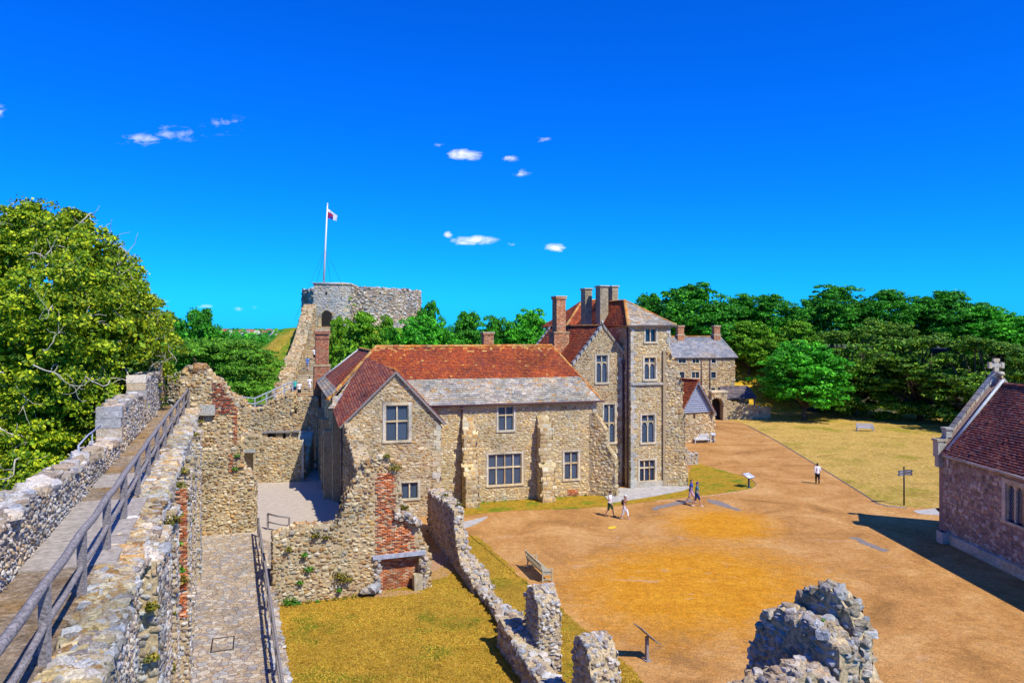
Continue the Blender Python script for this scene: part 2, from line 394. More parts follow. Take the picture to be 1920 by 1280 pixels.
plain('blue_paint', (.02, .045, .12), .4, .2, 5, spec=.5, bstr=0)
plain('white_paint', (.75, .75, .73), .5, .08, 4, bstr=0)
plain('plaster', (.46, .41, .31), .95, .3, 2.5, bstr=.6)
plain('panel_face', (.62, .64, .66), .35, .1, 4, spec=.5, bstr=0)
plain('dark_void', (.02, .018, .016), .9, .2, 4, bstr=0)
plain('bark', (.30, .27, .22), .95, .4, 7, bstr=.8)
plain('bark_pale', (.42, .40, .32), .9, .35, 6, bstr=.5, col2=(.30, .27, .19))
plain('paving', (.42, .40, .36), .9, .25, 2, bstr=.4)
plain('patio_gravel', (.47, .40, .31), .95, .14, 3, bstr=.3)
plain('teak', (.40, .36, .24), .8, .3, 9, bstr=.3)
def glassmat(name, col):
    m, nt, bs, _ = newmat(name); co = objco(nt)
    n = rnd_island(nt); c = ramp(nt, n, [(0, tuple(x * .3 for x in col)), (1, tuple(x * 1.15 for x in col))]); nt.links.new(c, bs.inputs['Base Color'])
    bs.inputs['Roughness'].default_value = .12; bs.inputs['Specular IOR Level'].default_value = .6; bump(nt, bs, noise(nt, co, 5, 2), .4, .03)
glassmat('glass', (.02, .045, .10))
plain('lead_came', (.20, .28, .36), .5, .2, 4, bstr=0)

def leafmat(name, c1, c2, c3, trans=.14):
    m, nt, bs, out = newmat(name)
    c = ramp(nt, rnd_island(nt), [(0, c1), (.45, c2), (.85, c3), (1, tuple(min(1, x * 1.5) for x in c3))])
    co = objco(nt); n = noise(nt, co, .35, 3); c = mix(nt, .7, c, ramp(nt, n, [(.3, g3(.5)), (.7, g3(1.4))]), 'MULTIPLY')
    nt.links.new(c, bs.inputs['Base Color']); bs.inputs['Roughness'].default_value = .6; bs.inputs['Specular IOR Level'].default_value = .25
    t = nd(nt, 'BsdfTranslucent'); nt.links.new(c, t.inputs[0]); ms = nd(nt, 'MixShader'); ms.inputs[0].default_value = trans
    nt.links.new(bs.outputs[0], ms.inputs[1]); nt.links.new(t.outputs[0], ms.inputs[2]); nt.links.new(ms.outputs[0], out.inputs[0]); return m
leafmat('leaf_plane', (.05, .13, .005), (.17, .31, .008), (.42, .48, .012))
leafmat('leaf_dark', (0.011, 0.11, 0.0044), (0.0264, 0.231, 0.0066), (0.0825, 0.374, 0.011))
leafmat('leaf_bright', (0.0175, 0.1625, 0.005), (0.0438, 0.3375, 0.01), (0.1125, 0.525, 0.015))
leafmat('leaf_bush', (0.036, 0.156, 0.0048), (0.096, 0.3, 0.0072), (0.228, 0.456, 0.012))
leafmat('leaf_cedar', (0.0248, 0.1214, 0.0046), (0.0745, 0.2581, 0.0092), (0.1656, 0.3795, 0.0161))
leafmat('leaf_yew', (0.0184, 0.0861, 0.0054), (0.0597, 0.1951, 0.0081), (0.1836, 0.3328, 0.0135))
leafmat('weed', (.07, .08, .01), (.15, .16, .015), (.32, .24, .03))
leafmat('fern', (.03, .13, .01), (.06, .22, .012), (.14, .32, .02))

def grassmat(name, cols, greens, gs=.35, gt=(.56, .68), fine=6.5):
    m, nt, bs, _ = newmat(name); co = objco(nt, (1, 1, 1), True)
    n1 = noise(nt, co, fine, 6, .75); n2 = noise(nt, co, gs, 5, .7); n3 = noise(nt, co, 11, 5, .85)
    c = ramp(nt, n1, [(.3, cols[0]), (.5, cols[1]), (.68, cols[2])])
    g = ramp(nt, n1, [(.3, greens[0]), (.7, greens[1])])
    c = mix(nt, ramp(nt, n2, [(gt[0], g3(0)), (gt[1], g3(1))]), c, g)
    n5 = noise(nt, co, gs * 3.1, 6, .8, .4); c = mix(nt, .8, c, ramp(nt, n5, [(.3, (.62, .50, .45)), (.48, g3(1)), (.7, (1.25, 1.2, 1.25))]), 'MULTIPLY'); n6 = noise(nt, co, 2.6, 5, .8); c = mix(nt, .8, c, ramp(nt, n6, [(.33, g3(.6)), (.5, g3(1)), (.68, g3(1.4))]), 'MULTIPLY'); c = mix(nt, .95, c, ramp(nt, n3, [(.34, g3(.38)), (.5, g3(1)), (.68, g3(1.55))]), 'MULTIPLY')
    nt.links.new(c, bs.inputs['Base Color']); bs.inputs['Roughness'].default_value = 1; bs.inputs['Specular IOR Level'].default_value = .1
    bump(nt, bs, mth(nt, 'ADD', n1, n3), 1, .12); return m
GR = ((.14, .19, .008), (.27, .29, .02))
grassmat('lawn_ruin', ((.36, .20, .012), (.52, .31, .025), (.64, .43, .10)), GR, .42, (.52, .66))
grassmat('lawn_strip', ((.30, .19, .010), (.48, .30, .022), (.60, .40, .07)), ((.16, .22, .012), (.30, .34, .02)), .6, (.5, .62))
grassmat('lawn_far', ((.40, .24, .03), (.58, .38, .08), (.72, .51, .21)), ((.20, .22, .012), (.38, .33, .025)), .13, (.52, .68), 3)
grassmat('motte_grass', ((.30, .26, .02), (.46, .34, .04), (.60, .42, .08)), ((.06, .20, .01), (.15, .32, .015)), .12, (.36, .50), 1.5)
grassmat('bank_grass', ((.40, .25, .02), (.60, .38, .03), (.68, .45, .06)), ((.08, .14, .01), (.20, .22, .02)), .15, (.58, .7), 1.2)
plain('far_hills', (.05, .10, .13), 1, .3, .02, bstr=0)  # blue distance haze put into the hills' base colour
grassmat('fields', ((.06, .13, .015), (.10, .2, .02), (.16, .24, .03)), ((.03, .1, .01), (.05, .15, .01)), .02, (.45, .6), .05)

def courtmat():
    m, nt, bs, _ = newmat('courtyard_gravel'); co = objco(nt, (1, 1, 1), True)
    n1 = noise(nt, co, 3, 6, .85); n2 = noise(nt, co, .25, 6, .7, .6); n3 = noise(nt, co, 13, 5, .88); n4 = noise(nt, co, .9, 5, .7, .5)
    c = ramp(nt, n2, [(.30, (.28, .14, .042)), (.48, (.46, .23, .068)), (.68, (.58, .34, .125))])
    # the worn-in patch of golden sand
    s = nd(nt, 'SeparateXYZ'); nt.links.new(co, s.inputs[0]); x, y = s.outputs[0], s.outputs[1]
    def ell(cx, cy, rx, ry, rot):
        dx = mth(nt, 'SUBTRACT', x, cx); dy = mth(nt, 'SUBTRACT', y, cy)
        u = mth(nt, 'DIVIDE', mth(nt, 'ADD', mth(nt, 'MULTIPLY', dx, cos(rot)), mth(nt, 'MULTIPLY', dy, sin(rot))), rx)
        v = mth(nt, 'DIVIDE', mth(nt, 'SUBTRACT', mth(nt, 'MULTIPLY', dy, cos(rot)), mth(nt, 'MULTIPLY', dx, sin(rot))), ry)
        return mth(nt, 'SQRT', mth(nt, 'ADD', mth(nt, 'MULTIPLY', u, u), mth(nt, 'MULTIPLY', v, v)))
    d = mth(nt, 'MINIMUM', ell(9.0, 37.0, 9.6, 7.6, .9), ell(13.6, 48.5, 5.6, 4.4, 1.2))
    dn = mth(nt, 'ADD', d, mth(nt, 'MULTIPLY', mth(nt, 'SUBTRACT', n4, .5), 1.0))
    g = ramp(nt, dn, [(.45, g3(1)), (1.0, g3(0))])
    gold = ramp(nt, n4, [(.3, (.50, .20, .012)), (.7, (.64, .30, .022))])
    c = mix(nt, g, c, gold)
    wear = ramp(nt, noise(nt, objco(nt, (.55, 1.0, 1), True), .7, 7, .75, .8), [(.60, g3(0)), (.65, g3(1))]); c = mix(nt, mth(nt, 'MULTIPLY', wear, .5), c, (.52, .34, .20))
    c = mix(nt, .95, c, ramp(nt, n3, [(.34, g3(.42)), (.5, g3(1)), (.67, g3(1.55))]), 'MULTIPLY')
    c = mix(nt, .8, c, ramp(nt, n1, [(.34, g3(.6)), (.52, g3(1.0)), (.68, g3(1.35))]), 'MULTIPLY')
    nt.links.new(c, bs.inputs['Base Color']); bs.inputs['Roughness'].default_value = 1; bs.inputs['Specular IOR Level'].default_value = .1
    bump(nt, bs, mth(nt, 'ADD', n1, n3), .7, .03)
courtmat()
grassmat('walk_dirt', ((.34, .24, .14), (.46, .36, .24), (.56, .47, .36)), ((.40, .25, .10), (.52, .34, .16)), .5, (.45, .6), 5)

# ---------------------------------------------------------------- camera, sun, sky
cam = bpy.data.objects.new('camera', bpy.data.cameras.new('camera')); COL.objects.link(cam)
cam.location = (0, 0, CZ); cam.rotation_euler = (R(90), 0, 0); cam.data.sensor_width = 36; cam.data.lens = F / 1920 * 36
cam.data.shift_y = -18 / 1920; cam.data.clip_end = 12000; cam.data.clip_start = .1; SC.camera = cam
SUN = unit((.55, -.60, 1.02))
sl = bpy.data.lights.new('sun', 'SUN'); sl.energy = 5.0; sl.angle = R(.5); sl.color = (1, .93, .80)
so = bpy.data.objects.new('sun', sl); COL.objects.link(so); so.rotation_euler = Vector(SUN).to_track_quat('Z', 'Y').to_euler()
SC.view_settings.view_transform = 'Standard'; SC.view_settings.look = 'None'; SC.view_settings.exposure = .18; SC.view_settings.gamma = 1
wd = bpy.data.worlds.new('World'); SC.world = wd; wd.use_nodes = True; nt = wd.node_tree; nt.nodes.clear()
out = nt.nodes.new('ShaderNodeOutputWorld'); bg = nt.nodes.new('ShaderNodeBackground'); nt.links.new(bg.outputs[0], out.inputs[0])
sky = nd(nt, 'TexSky', sky_type='NISHITA', sun_disc=False); sky.sun_elevation = math.asin(SUN[2]); sky.sun_rotation = math.atan2(SUN[0], SUN[1])
sky.air_density = 1.0; sky.dust_density = .25; sky.ozone_density = 6
hs = nd(nt, 'HueSaturation'); hs.inputs['Saturation'].default_value = 1.3; nt.links.new(sky.outputs[0], hs.inputs['Color'])
skc = mix(nt, 1.0, hs.outputs[0], (.03, .84, 1.95), 'MULTIPLY')
tc = nt.nodes.new('ShaderNodeTexCoord'); sx = nd(nt, 'SeparateXYZ'); nt.links.new(tc.outputs['Generated'], sx.inputs[0])
yy = mth(nt, 'MAXIMUM', sx.outputs[1], .02); qx = mth(nt, 'DIVIDE', sx.outputs[0], yy); qz = mth(nt, 'DIVIDE', sx.outputs[2], yy)
cn = nd(nt, 'CombineXYZ'); nt.links.new(qx, cn.inputs[0]); nt.links.new(qz, cn.inputs[1])
stretch = nd(nt, 'Mapping'); stretch.inputs['Scale'].default_value = (1, 2.2, 1); nt.links.new(cn.outputs[0], stretch.inputs[0])
wisp = noise(nt, stretch.outputs[0], 34, 6, .62, .4)
tot = None
for (px, py, rx, ry, am) in ((872, 290, 34, 11, 1.0), (888, 451, 44, 9, 1.0), (1040, 465, 24, 8, .9), (262, 262, 40, 12, .38), (335, 250, 56, 20, .27), (420, 233, 42, 19, .27), (840, 440, 9, 7, .8),
                             (955, 297, 18, 7, .4), (978, 324, 17, 7, .4), (1021, 262, 14, 10, .35), (960, 458, 22, 4, .35), (-2, 208, 16, 12, .35), (1400, 0, 1, 1, 0), (308, 565, 12, 4, .3), (381, 574, 16, 4, .4), (448, 579, 9, 4, .25),
                             (480, 577, 8, 5, .35), (500, 580, 14, 4, .3), (825, 274, 14, 5, .3)):
    u = mth(nt, 'DIVIDE', mth(nt, 'SUBTRACT', qx, (px - CX) / F), rx / F); v = mth(nt, 'DIVIDE', mth(nt, 'SUBTRACT', qz, (HY - py) / F), ry / F)
    d = mth(nt, 'SQRT', mth(nt, 'ADD', mth(nt, 'MULTIPLY', u, u), mth(nt, 'MULTIPLY', v, v)))
    e = mth(nt, 'MULTIPLY', mth(nt, 'SUBTRACT', 1.45, d, True), am) if False else mth(nt, 'MULTIPLY', mth(nt, 'SUBTRACT', 1.25, d, True), am)
    tot = e if tot is None else mth(nt, 'MAXIMUM', tot, e)
cl = mth(nt, 'ADD', mth(nt, 'MULTIPLY', tot, 1.15), mth(nt, 'MULTIPLY', mth(nt, 'SUBTRACT', wisp, .5), 3.4)); cl = mth(nt, 'MULTIPLY', mth(nt, 'SUBTRACT', cl, .26), mth(nt, 'GREATER_THAN', tot, .001)); cl = mth(nt, 'MULTIPLY', mth(nt, 'MULTIPLY', cl, mth(nt, 'MINIMUM', mth(nt, 'MULTIPLY', tot, 3), 1)), .95, True); cl = mth(nt, 'MULTIPLY', cl, mth(nt, 'GREATER_THAN', sx.outputs[1], .05))
fin = mix(nt, mth(nt, 'MULTIPLY', cl, .9), skc, (10.5, 10.8, 11.0)); nt.links.new(fin, bg.inputs[0]); bg.inputs[1].default_value = .1
# ---------------------------------------------------------------- windows and trim
def window(par, fr, a0, a1, b0, b1, cols=2, splits=(), arched=(), mat='ashlar', sur=.13, label=None, leads=True, sill=True, mw=.085):
    """stone window in an opening already cut in the wall; splits are fractions of the height (from the top) where transoms lie"""
    nb = NB(); m = 0
    nb.box(fr, a0 - sur, a0, b0 - .02, b1 + sur, -.02, .045, m); nb.box(fr, a1, a1 + sur, b0 - .02, b1 + sur, -.02, .042, m)
    nb.box(fr, a0 + .002, a1 - .002, b1, b1 + sur * .9, -.02, .048, m)
    if sill: nb.box(fr, a0 - sur - .03, a1 + sur + .03, b0 - .16, b0, -.3, .09, m)
    rows = [0.0] + list(splits) + [1.0]; Wd = a1 - a0; Hh = b1 - b0
    for i in range(1, cols):
        c = a0 + Wd * i / cols; nb.box(fr, c - mw / 2, c + mw / 2, b0 + .002, b1 - .002, -.2, -.05, m)
    nb.box(fr, a0 + .002, a0 + .05, b0 + .002, b1 - .002, -.2, -.03, m); nb.box(fr, a1 - .05, a1 - .002, b0 + .002, b1 - .002, -.2, -.03, m)
    for s in splits: nb.box(fr, a0 + .053, a1 - .053, b1 - Hh * s - mw * .6, b1 - Hh * s + mw * .6, -.2, -.044, m)
    nb.box(fr, a0 + .053, a1 - .053, b1 - .05, b1 - .002, -.2, -.034, m)
    cw = Wd / cols
    for r in range(len(rows) - 1):
        if r in arched:
            top = b1 - Hh * rows[r] - .04; ah = min(cw * .75, Hh * (rows[r + 1] - rows[r]) * .5)
            for i in range(cols):
                l = a0 + cw * i + .04; rr = a0 + cw * (i + 1) - .04; mid = (l + rr) / 2; hw = (rr - l) / 2
                cur = [(sin(t * pi / 2), 1 - cos(t * pi / 2)) for t in np.linspace(0, 1, 6)]   # x 0..1 rises
                L = [(l + hw * (1 - cos(t)) , top - ah + ah * sin(t)) for t in np.linspace(0, pi / 2, 6)]
                nb.prism(fr, [(l, top)] + L[:], -.19, -.07, m) if False else None
                for k in range(5):
                    (x0, y0), (x1, y1) = L[k], L[k + 1]
                    nb.prism(fr, [(x0, y0), (x1, y1), (x1, top), (x0, top)], -.19, -.07, m)
                    nb.prism(fr, [(2 * mid - x1, y1), (2 * mid - x0, y0), (2 * mid - x0, top), (2 * mid - x1, top)], -.19, -.07, m)
    w = nb.build('window', MT[mat], par)
    if label: w['label'] = label
    pb = NB(); rs_ = [0.0] + list(splits) + [1.0]
    for ci in range(cols):
        for ri in range(len(rs_) - 1):
            xa, xb = a0 + Wd * ci / cols + .01, a0 + Wd * (ci + 1) / cols - .01; ya, yb = b1 - Hh * rs_[ri + 1] + .01, b1 - Hh * rs_[ri] - .01
            t1, t2 = rng.uniform(-.012, .012, 2)
            pb.add(fr.pts([(xa, ya, -.165 + t1), (xb, ya, -.165 - t1), (xb, yb, -.165 - t2), (xa, yb, -.165 + t2)]), [(0, 1, 2, 3)], 0)
    if leads:
        g = .17
        for sgn in (1, -1):
            c = a0 - Hh
            while c < a1 + Hh:
                # line a = c + t, b = b0 + t*sgn..
                pts = []
                for (x, y) in ((a0, None), (a1, None)):
                    y_ = (x - c) * sgn * 1.35 + (b0 if sgn > 0 else b1)
                    pts.append((x, y_))
                (x0, y0), (x1, y1) = pts
                if y0 != y1:
                    def at(yv): return x0 + (x1 - x0) * (yv - y0) / (y1 - y0)
                    lo, hi = (x0, x1)
                    for yv in (b0, b1):
                        xv = at(yv)
                    xs = sorted((at(b0), at(b1))); lo, hi = max(a0, xs[0]), min(a1, xs[1])
                    if hi - lo > .03:
                        ya, yb = y0 + (lo - x0) / (x1 - x0) * (y1 - y0), y0 + (hi - x0) / (x1 - x0) * (y1 - y0); dw = .014
                        pb.add(fr.pts([(lo, ya - dw, -.146), (hi, yb - dw, -.146), (hi, yb + dw, -.146), (lo, ya + dw, -.146)]), [(0, 1, 2, 3)], 1)
                c += g
    pb.build('pane', [MT['glass'], MT['lead_came']], w)
    return w
def cut(fr, w, d=.32): return (fr, w[0], w[1], w[2], w[3], -d, .3)
def whit(fr, x0, x1, y0, y1):
    """window rectangle on a wall from where its corners are seen"""
    a0, bt = fr.hit(x0, y0); a1, bb = fr.hit(x1, y1); return (a0, a1, bb, bt)
def hole(w, m=.2): return (w[0] - m, w[1] + m, w[2] - m, w[3] + m)
def quoins(nb, fr, a, side, b0, b1, mat=2, h=.36, w=(.3, .55), pr=.05):
    """dressed corner blocks at position a, running to side -1 (left) or +1 (right) of it"""
    b = b0; i = 0
    while b < b1 - .1:
        hh = min(h * rng.uniform(.8, 1.2), b1 - b); ww = w[i % 2] * rng.uniform(.85, 1.15)
        x0, x1 = (a, a + ww) if side > 0 else (a - ww, a)
        nb.box(fr, x0, x1, b + .008, b + hh - .008, -.05, pr + rng.uniform(-.006, .006), mat); b += hh; i += 1
def buttress(par, fr, ac, w, prof, name='buttress', q='ashlar'):
    """prof: list of (n, z) from the foot outwards up to the wall; a solid with weathered slopes"""
    nb = NB(); side = Frame(fr.p(ac - w / 2, 0, 0), fr.N, fr.B)   # a = outwards
    poly = [(-.2, prof[0][1])] + prof + [(-.2, prof[-1][1])]
    n0, n1 = 0, 0
    k = Frame(fr.p(ac - w / 2, 0, 0), fr.N, fr.B)   # its N points to -A side or +A: handle by symmetric span
    sgn = np.dot(k.N, fr.A)
    nb.prism(k, poly, 0, w * sgn, 0)
    if sgn < 0:
        pass
    # stones: front risers, slopes and both cheeks
    for (n_a, z_a), (n_b, z_b) in zip(prof[:-1], prof[1:]):
        L = math.hypot(n_b - n_a, z_b - z_a)
        if L < .12: continue
        f2 = Frame(fr.p(ac - w / 2, z_a, n_a), fr.A, (fr.B * (z_b - z_a) + fr.N * (n_b - n_a)))
        if L > .25 and abs(n_b - n_a) < .05: stones(nb, f2, [(0, 0), (w, 0), (w, L), (0, L)], w=(.3, .45), h=(.24, .36), relief=.02, mat=1, square=.85, jit=.04, chaos=.15)
        else: stones(nb, f2, [(0, 0), (w, 0), (w, L), (0, L)], w=(.4, .5), h=(.3, .4), relief=.015, mat=1, square=.88, jit=.03, chaos=.08)
    cheek = [(n, z) for n, z in prof] + [(0, prof[-1][1]), (0, prof[0][1])]
    cl = Frame(fr.p(ac - w / 2, 0, 0), fr.N * -1, fr.B)         # faces -A side
    if np.dot(cl.N, fr.A) > 0: pass
    for base, A_ in ((fr.p(ac - w / 2, 0, 0), fr.N * -1), (fr.p(ac + w / 2, 0, 0), fr.N)):
        c = Frame(base, A_, fr.B); s = 1 if np.dot(A_, fr.N) > 0 else -1
        want = -1 if base is not None and s < 0 else 1
        if np.dot(c.N, fr.A) * (-1 if s < 0 else 1) < 0: c.N = -c.N
        stones(nb, c, [(s * n, z) for n, z in cheek], w=(.2, .42), h=(.16, .28), relief=.03, mat=1)
    return nb.build(name, [MT['mortar'], MT['stone_pale']], par)

def pipe_run(par, pts, r=.05, name='downpipe', hopper=True, mat='pipe'):
    nb = NB(); nb.tube(pts, r, 8)
    p = pts[0]
    if hopper: nb.box(Frame(p, (1, 0, 0)), -.14, .14, -.3, -.02, -.12, .12)
    for p, q in zip(pts[:-1], pts[1:]):
        L = np.linalg.norm(np.asarray(q) - p)
        for k in range(int(L / 1.6)):
            c = np.asarray(p) + (np.asarray(q) - p) * (k + .5) * 1.6 / L
            if k: nb.tube([c - V3(0, 0, .04), c + V3(0, 0, .04)], r * 1.45, 8)
    return nb.build(name, MT[mat], par)

# ---------------------------------------------------------------- the hall
YAW = R(17); U = V3(cos(YAW), sin(YAW), 0); VD = V3(-sin(YAW), cos(YAW), 0); HO = V3(-3.8, 54.3, 0)
def H(u, v, z=0.0): return HO + U * u + VD * v + V3(0, 0, z)
def front(v): return Frame(H(0, v), U)
def leftf(u): return Frame(H(u, 0), -VD)          # faces -u; a = -v
FM = front(0)
EZ, RZ, RV = 7.55, 11.35, 4.0
UL, UR = -9.0, 10.75

hall = thing('great_hall', H(1, 4), 'long stone hall with hipped red tile roof, grey slates along the eaves, small front gable', 'building')
# main block
wins = dict(up=whit(FM, 934, 963, 756, 805), low=whit(FM, 915, 978, 852, 905), rt=whit(FM, 1058, 1084, 847, 896))
fill = []
nb = NB()
me = core_mesh(FM, [(UL, -.3), (UR, -.3), (UR, EZ + .1), (UL, EZ + .1)], 8.0, [cut(FM, w) for w in wins.values()])
nb.merge_mesh(me, 0)
stones(nb, FM, [(-2.0, .0), (UR, .0), (UR, EZ), (-2.0, EZ)], [hole(w, .17) for w in wins.values()], w=(.14, .38), h=(.10, .21), relief=.022, mat=1)
stones(nb, leftf(UL), [(-8, 0), (0, 0), (0, 8.1), (-8, 8.1)], w=(.2, .5), h=(.15, .28), relief=.03, mat=1)
quoins(nb, FM, UR, -1, 0, EZ - .1)
nb.box(FM, -2, UR + .03, EZ - .62, EZ - .45, -.02, .03, 2)
for k in range(0): nb.box(FM, .2 + k * 1.17, .2 + k * 1.17 + rng.uniform(.3, .6), -.1, .32 + rng.uniform(-.05, .1), -.02, .12, 2)
nb.build('wall', [MT['mortar'], MT['stone_pale'], MT['ashlar']], hall)
window(hall, FM, *wins['up'], cols=2, splits=(.45,)); window(hall, FM, *wins['low'], cols=4, splits=(.45,)); window(hall, FM, *wins['rt'], cols=2, splits=(.43,))
# brick patch at the foot
nb = NB(); a, b = FM.hit(1063, 930); stones(nb, FM.off(.03), [(a, .05), (a + 1.0, .05), (a + .9, .5), (a + .1, .55)], w=(.21, .21), h=(.07, .07), relief=.02, mat=0, brick=True)
nb.build('brick_patch', MT['brick'], hall)

# main roof: hipped, tiles above, stone slates below
OV = .35; sl_k = (RZ - EZ) / RV
def HZ(u, v, z): return H(u, v, z)
e0 = H(UL - OV, -OV, EZ - OV * sl_k); e1 = H(UR + OV, -OV, EZ - OV * sl_k); r0 = H(-5.56, RV, RZ); r1 = H(8.59, RV, RZ)
fr = roofplane(e0, e1, r0)
q0, q1, t1, t0 = to2(fr, e0), to2(fr, e1), to2(fr, r1), to2(fr, r0)
Lb = t0[1]; sb = Lb * .43
def along(p, q, b): t = (b - p[1]) / (q[1] - p[1]); return (p[0] + (q[0] - p[0]) * t, b)
lo = [q0, q1, along(q1, t1, sb), along(q0, t0, sb)]; hi = [along(q0, t0, sb - .05), along(q1, t1, sb - .05), t1, t0]
nb = NB()
tiles(nb, fr, lo, .33, .2, .035, 0, wj=.4); tiles(nb, fr.off(.02), hi, .2, .165, .03, 2, alt=(3, lambda t: max(0, (t - .86) * 4.5) + .02)); slab(nb, fr, [q0, q1, t1, t0], .14, 1)
# right hip
hr = roofplane(e1, H(UR + OV, 8 + OV, EZ - OV * sl_k), r1); poly = [to2(hr, e1), to2(hr, H(UR + OV, 8 + OV, EZ - OV * sl_k)), to2(hr, r1)]
tiles(nb, hr, poly, .25, .2, .03, 2); slab(nb, hr, poly, .14, 1)
# left hip, its eave a little higher
el = H(UL - OV, -OV + .55, EZ - OV * sl_k + .52); el2 = H(UL - OV, 8.4, EZ - OV * sl_k + .52)
hl = roofplane(el2, el, r0); poly = [to2(hl, el2), to2(hl, el), to2(hl, r0)]
tiles(nb, hl, poly, .25, .2, .03, 2); slab(nb, hl, poly, .14, 1)
# back slope
bk = roofplane(H(UR + OV, 8 + OV, EZ - .3), H(UL - OV, 8 + OV, EZ - .3), r1); poly = [to2(bk, x) for x in (H(UR + OV, 8 + OV, EZ - .3), H(UL - OV, 8 + OV, EZ - .3), r0, r1)]
tiles(nb, bk, poly, .4, .3, .035, 2); slab(nb, bk, poly, .14, 1)
up = V3(0, 0, .05)
ridge(nb, r0 + up, r1 + up, .13, .42, 3); ridge(nb, e1 + up, r1 + up, .1, .38, 3); ridge(nb, el + up, r0 + up, .13, .4, 3)
roof = nb.build('roof', [MT['slate'], MT['wood_grey'], MT['tile_red'], MT['tile_orange']], hall)
nb = NB(); g0, g1 = H(-2.2, -OV - .05, EZ - OV * sl_k - .04), H(UR + OV + .1, -OV - .05, EZ - OV * sl_k - .02)
nb.tube([g0, g1], .075, 8); nb.build('gutter', MT['pipe'], hall)
a, b = FM.hit(866, 800); pipe_run(hall, [FM.p(a, EZ - .35, .28), FM.p(a, EZ - .75, .12), FM.p(a - .02, .1, .12)], .055)
for px, wd_ in ((882, .95), (1022, .95)):
    a, _ = FM.hit(px + 2, 900); a -= .28
    buttress(hall, FM, a, wd_, [(1.5, 0), (1.5, .35), (1.4, .4), (1.4, 2.25), (.85, 3.0), (.85, 5.1), (.05, 6.25)])
cdir = unit(U * 1.0 - VD * .75)                     # corner buttress set diagonally
fb = Frame(H(UR - .25, .25), unit(np.cross((0, 0, 1), cdir)))
buttress(hall, fb, 0, .85, [(2.0, -.1), (2.0, .75), (1.9, .85), (1.9, 2.9), (1.2, 3.9), (1.2, 5.0), (.3, 6.3)])

# front gable wing
WV = -3.0; FW = front(WV); wl, wr = -8.47, -2.03; ap, _ = FW.hit(742, 700)
zl, zr, za = 6.55, 6.55, 9.85
ww = dict(up=whit(FW, 723, 766, 760, 824), low=whit(FW, 752, 784, 905, 932))
nb = NB(); pol = [(wl, -.3), (wr, -.3), (wr, zr), (ap, za), (wl, zl)]
nb.merge_mesh(core_mesh(FW, pol, 3.2, [cut(FW, w) for w in ww.values()]), 0)
stones(nb, FW, [(wl, 0), (wr, 0), (wr, zr), (ap, za - .1), (wl, zl)], [hole(w, .17) for w in ww.values()], w=(.15, .42), h=(.10, .21), relief=.025, mat=1)
stones(nb, leftf(wl), [(0, 0), (3.0, 0), (3.0, zl), (0, zl)], w=(.2, .5), h=(.15, .28), relief=.03, mat=1)
stones(nb, Frame(H(wr, WV), VD), [(0, 0), (3.0, 0), (3.0, zr), (0, zr)], w=(.2, .5), h=(.15, .28), relief=.03, mat=1)
quoins(nb, FW, wr, -1, 0, zr - .1); quoins(nb, FW, wl, 1, 0, zl - .1)
nb.build('gable_wall', [MT['mortar'], MT['stone_warm'], MT['ashlar']], hall)
window(hall, FW, *ww['up'], cols=2, splits=(.46,), sur=.2); window(hall, FW, *ww['low'], cols=2)
# wing roof; the ridge runs back into the main roof
sw = (za - zl) / (ap - wl); ro = .3
vb = 1.5
nb = NB()
for sgn, ue, ze in ((-1, wl, zl), (1, wr, zr)):
    s_ = (za - ze) / abs(ap - ue); uo = ue + sgn * ro; zo = ze - ro * s_
    A0, A1 = (H(uo, vb, zo), H(uo, WV - .22, zo)) if sgn < 0 else (H(uo, WV - .22, zo), H(uo, vb, zo))
    T0, T1 = H(ap, WV - .22, za), H(ap, vb, za)
    if sgn < 0: A0, T1 = H(-8.96, -.08, 7.18), H(-5.8, 2.65, 10.0)
    f2 = roofplane(A0, A1, T0) if sgn > 0 else Frame(A1, unit(A1 - A0), unit(T0 - A1)); 
    if sgn < 0: n_ = unit(np.cross(A1 - A0, T0 - A1)); f2 = Frame(A1, unit(A1 - A0), np.cross(n_, unit(A1 - A0)))
    reg = [to2(f2, A0), to2(f2, A1)] + ([to2(f2, T0), to2(f2, T1)] if sgn < 0 else [to2(f2, T1), to2(f2, T0)])
    tiles(nb, f2.off(.05), reg, .24, .19, .035, 0); slab(nb, f2.off(.05), reg, .14, 1)
ridge(nb, H(ap, WV - .22, za + .12), H(-5.8, 2.65, 10.12), .11, .4, 2)
nb.tube([H(-9.0, -.1, 7.35), H(-7.4, 1.22, 8.98), H(-5.8, 2.6, 10.3)], .1, 6, 3)
nb.build('gable_roof', [MT['tile_dark'], MT['wood_grey'], MT['tile_orange'], MT['lead']], hall)
pipe_run(hall, [H(wl - .12, WV + .25, zl - .3), H(wl - .12, WV + .25, .1)], .055, hopper=False)
# flat strip of wall rising to the higher eave at the west end
nb = NB(); nb.box(FM, UL, wl + .3, EZ + .1, EZ + .45, -.9, -.3, 0); nb.build('eaves_wall', MT['plaster'], hall)

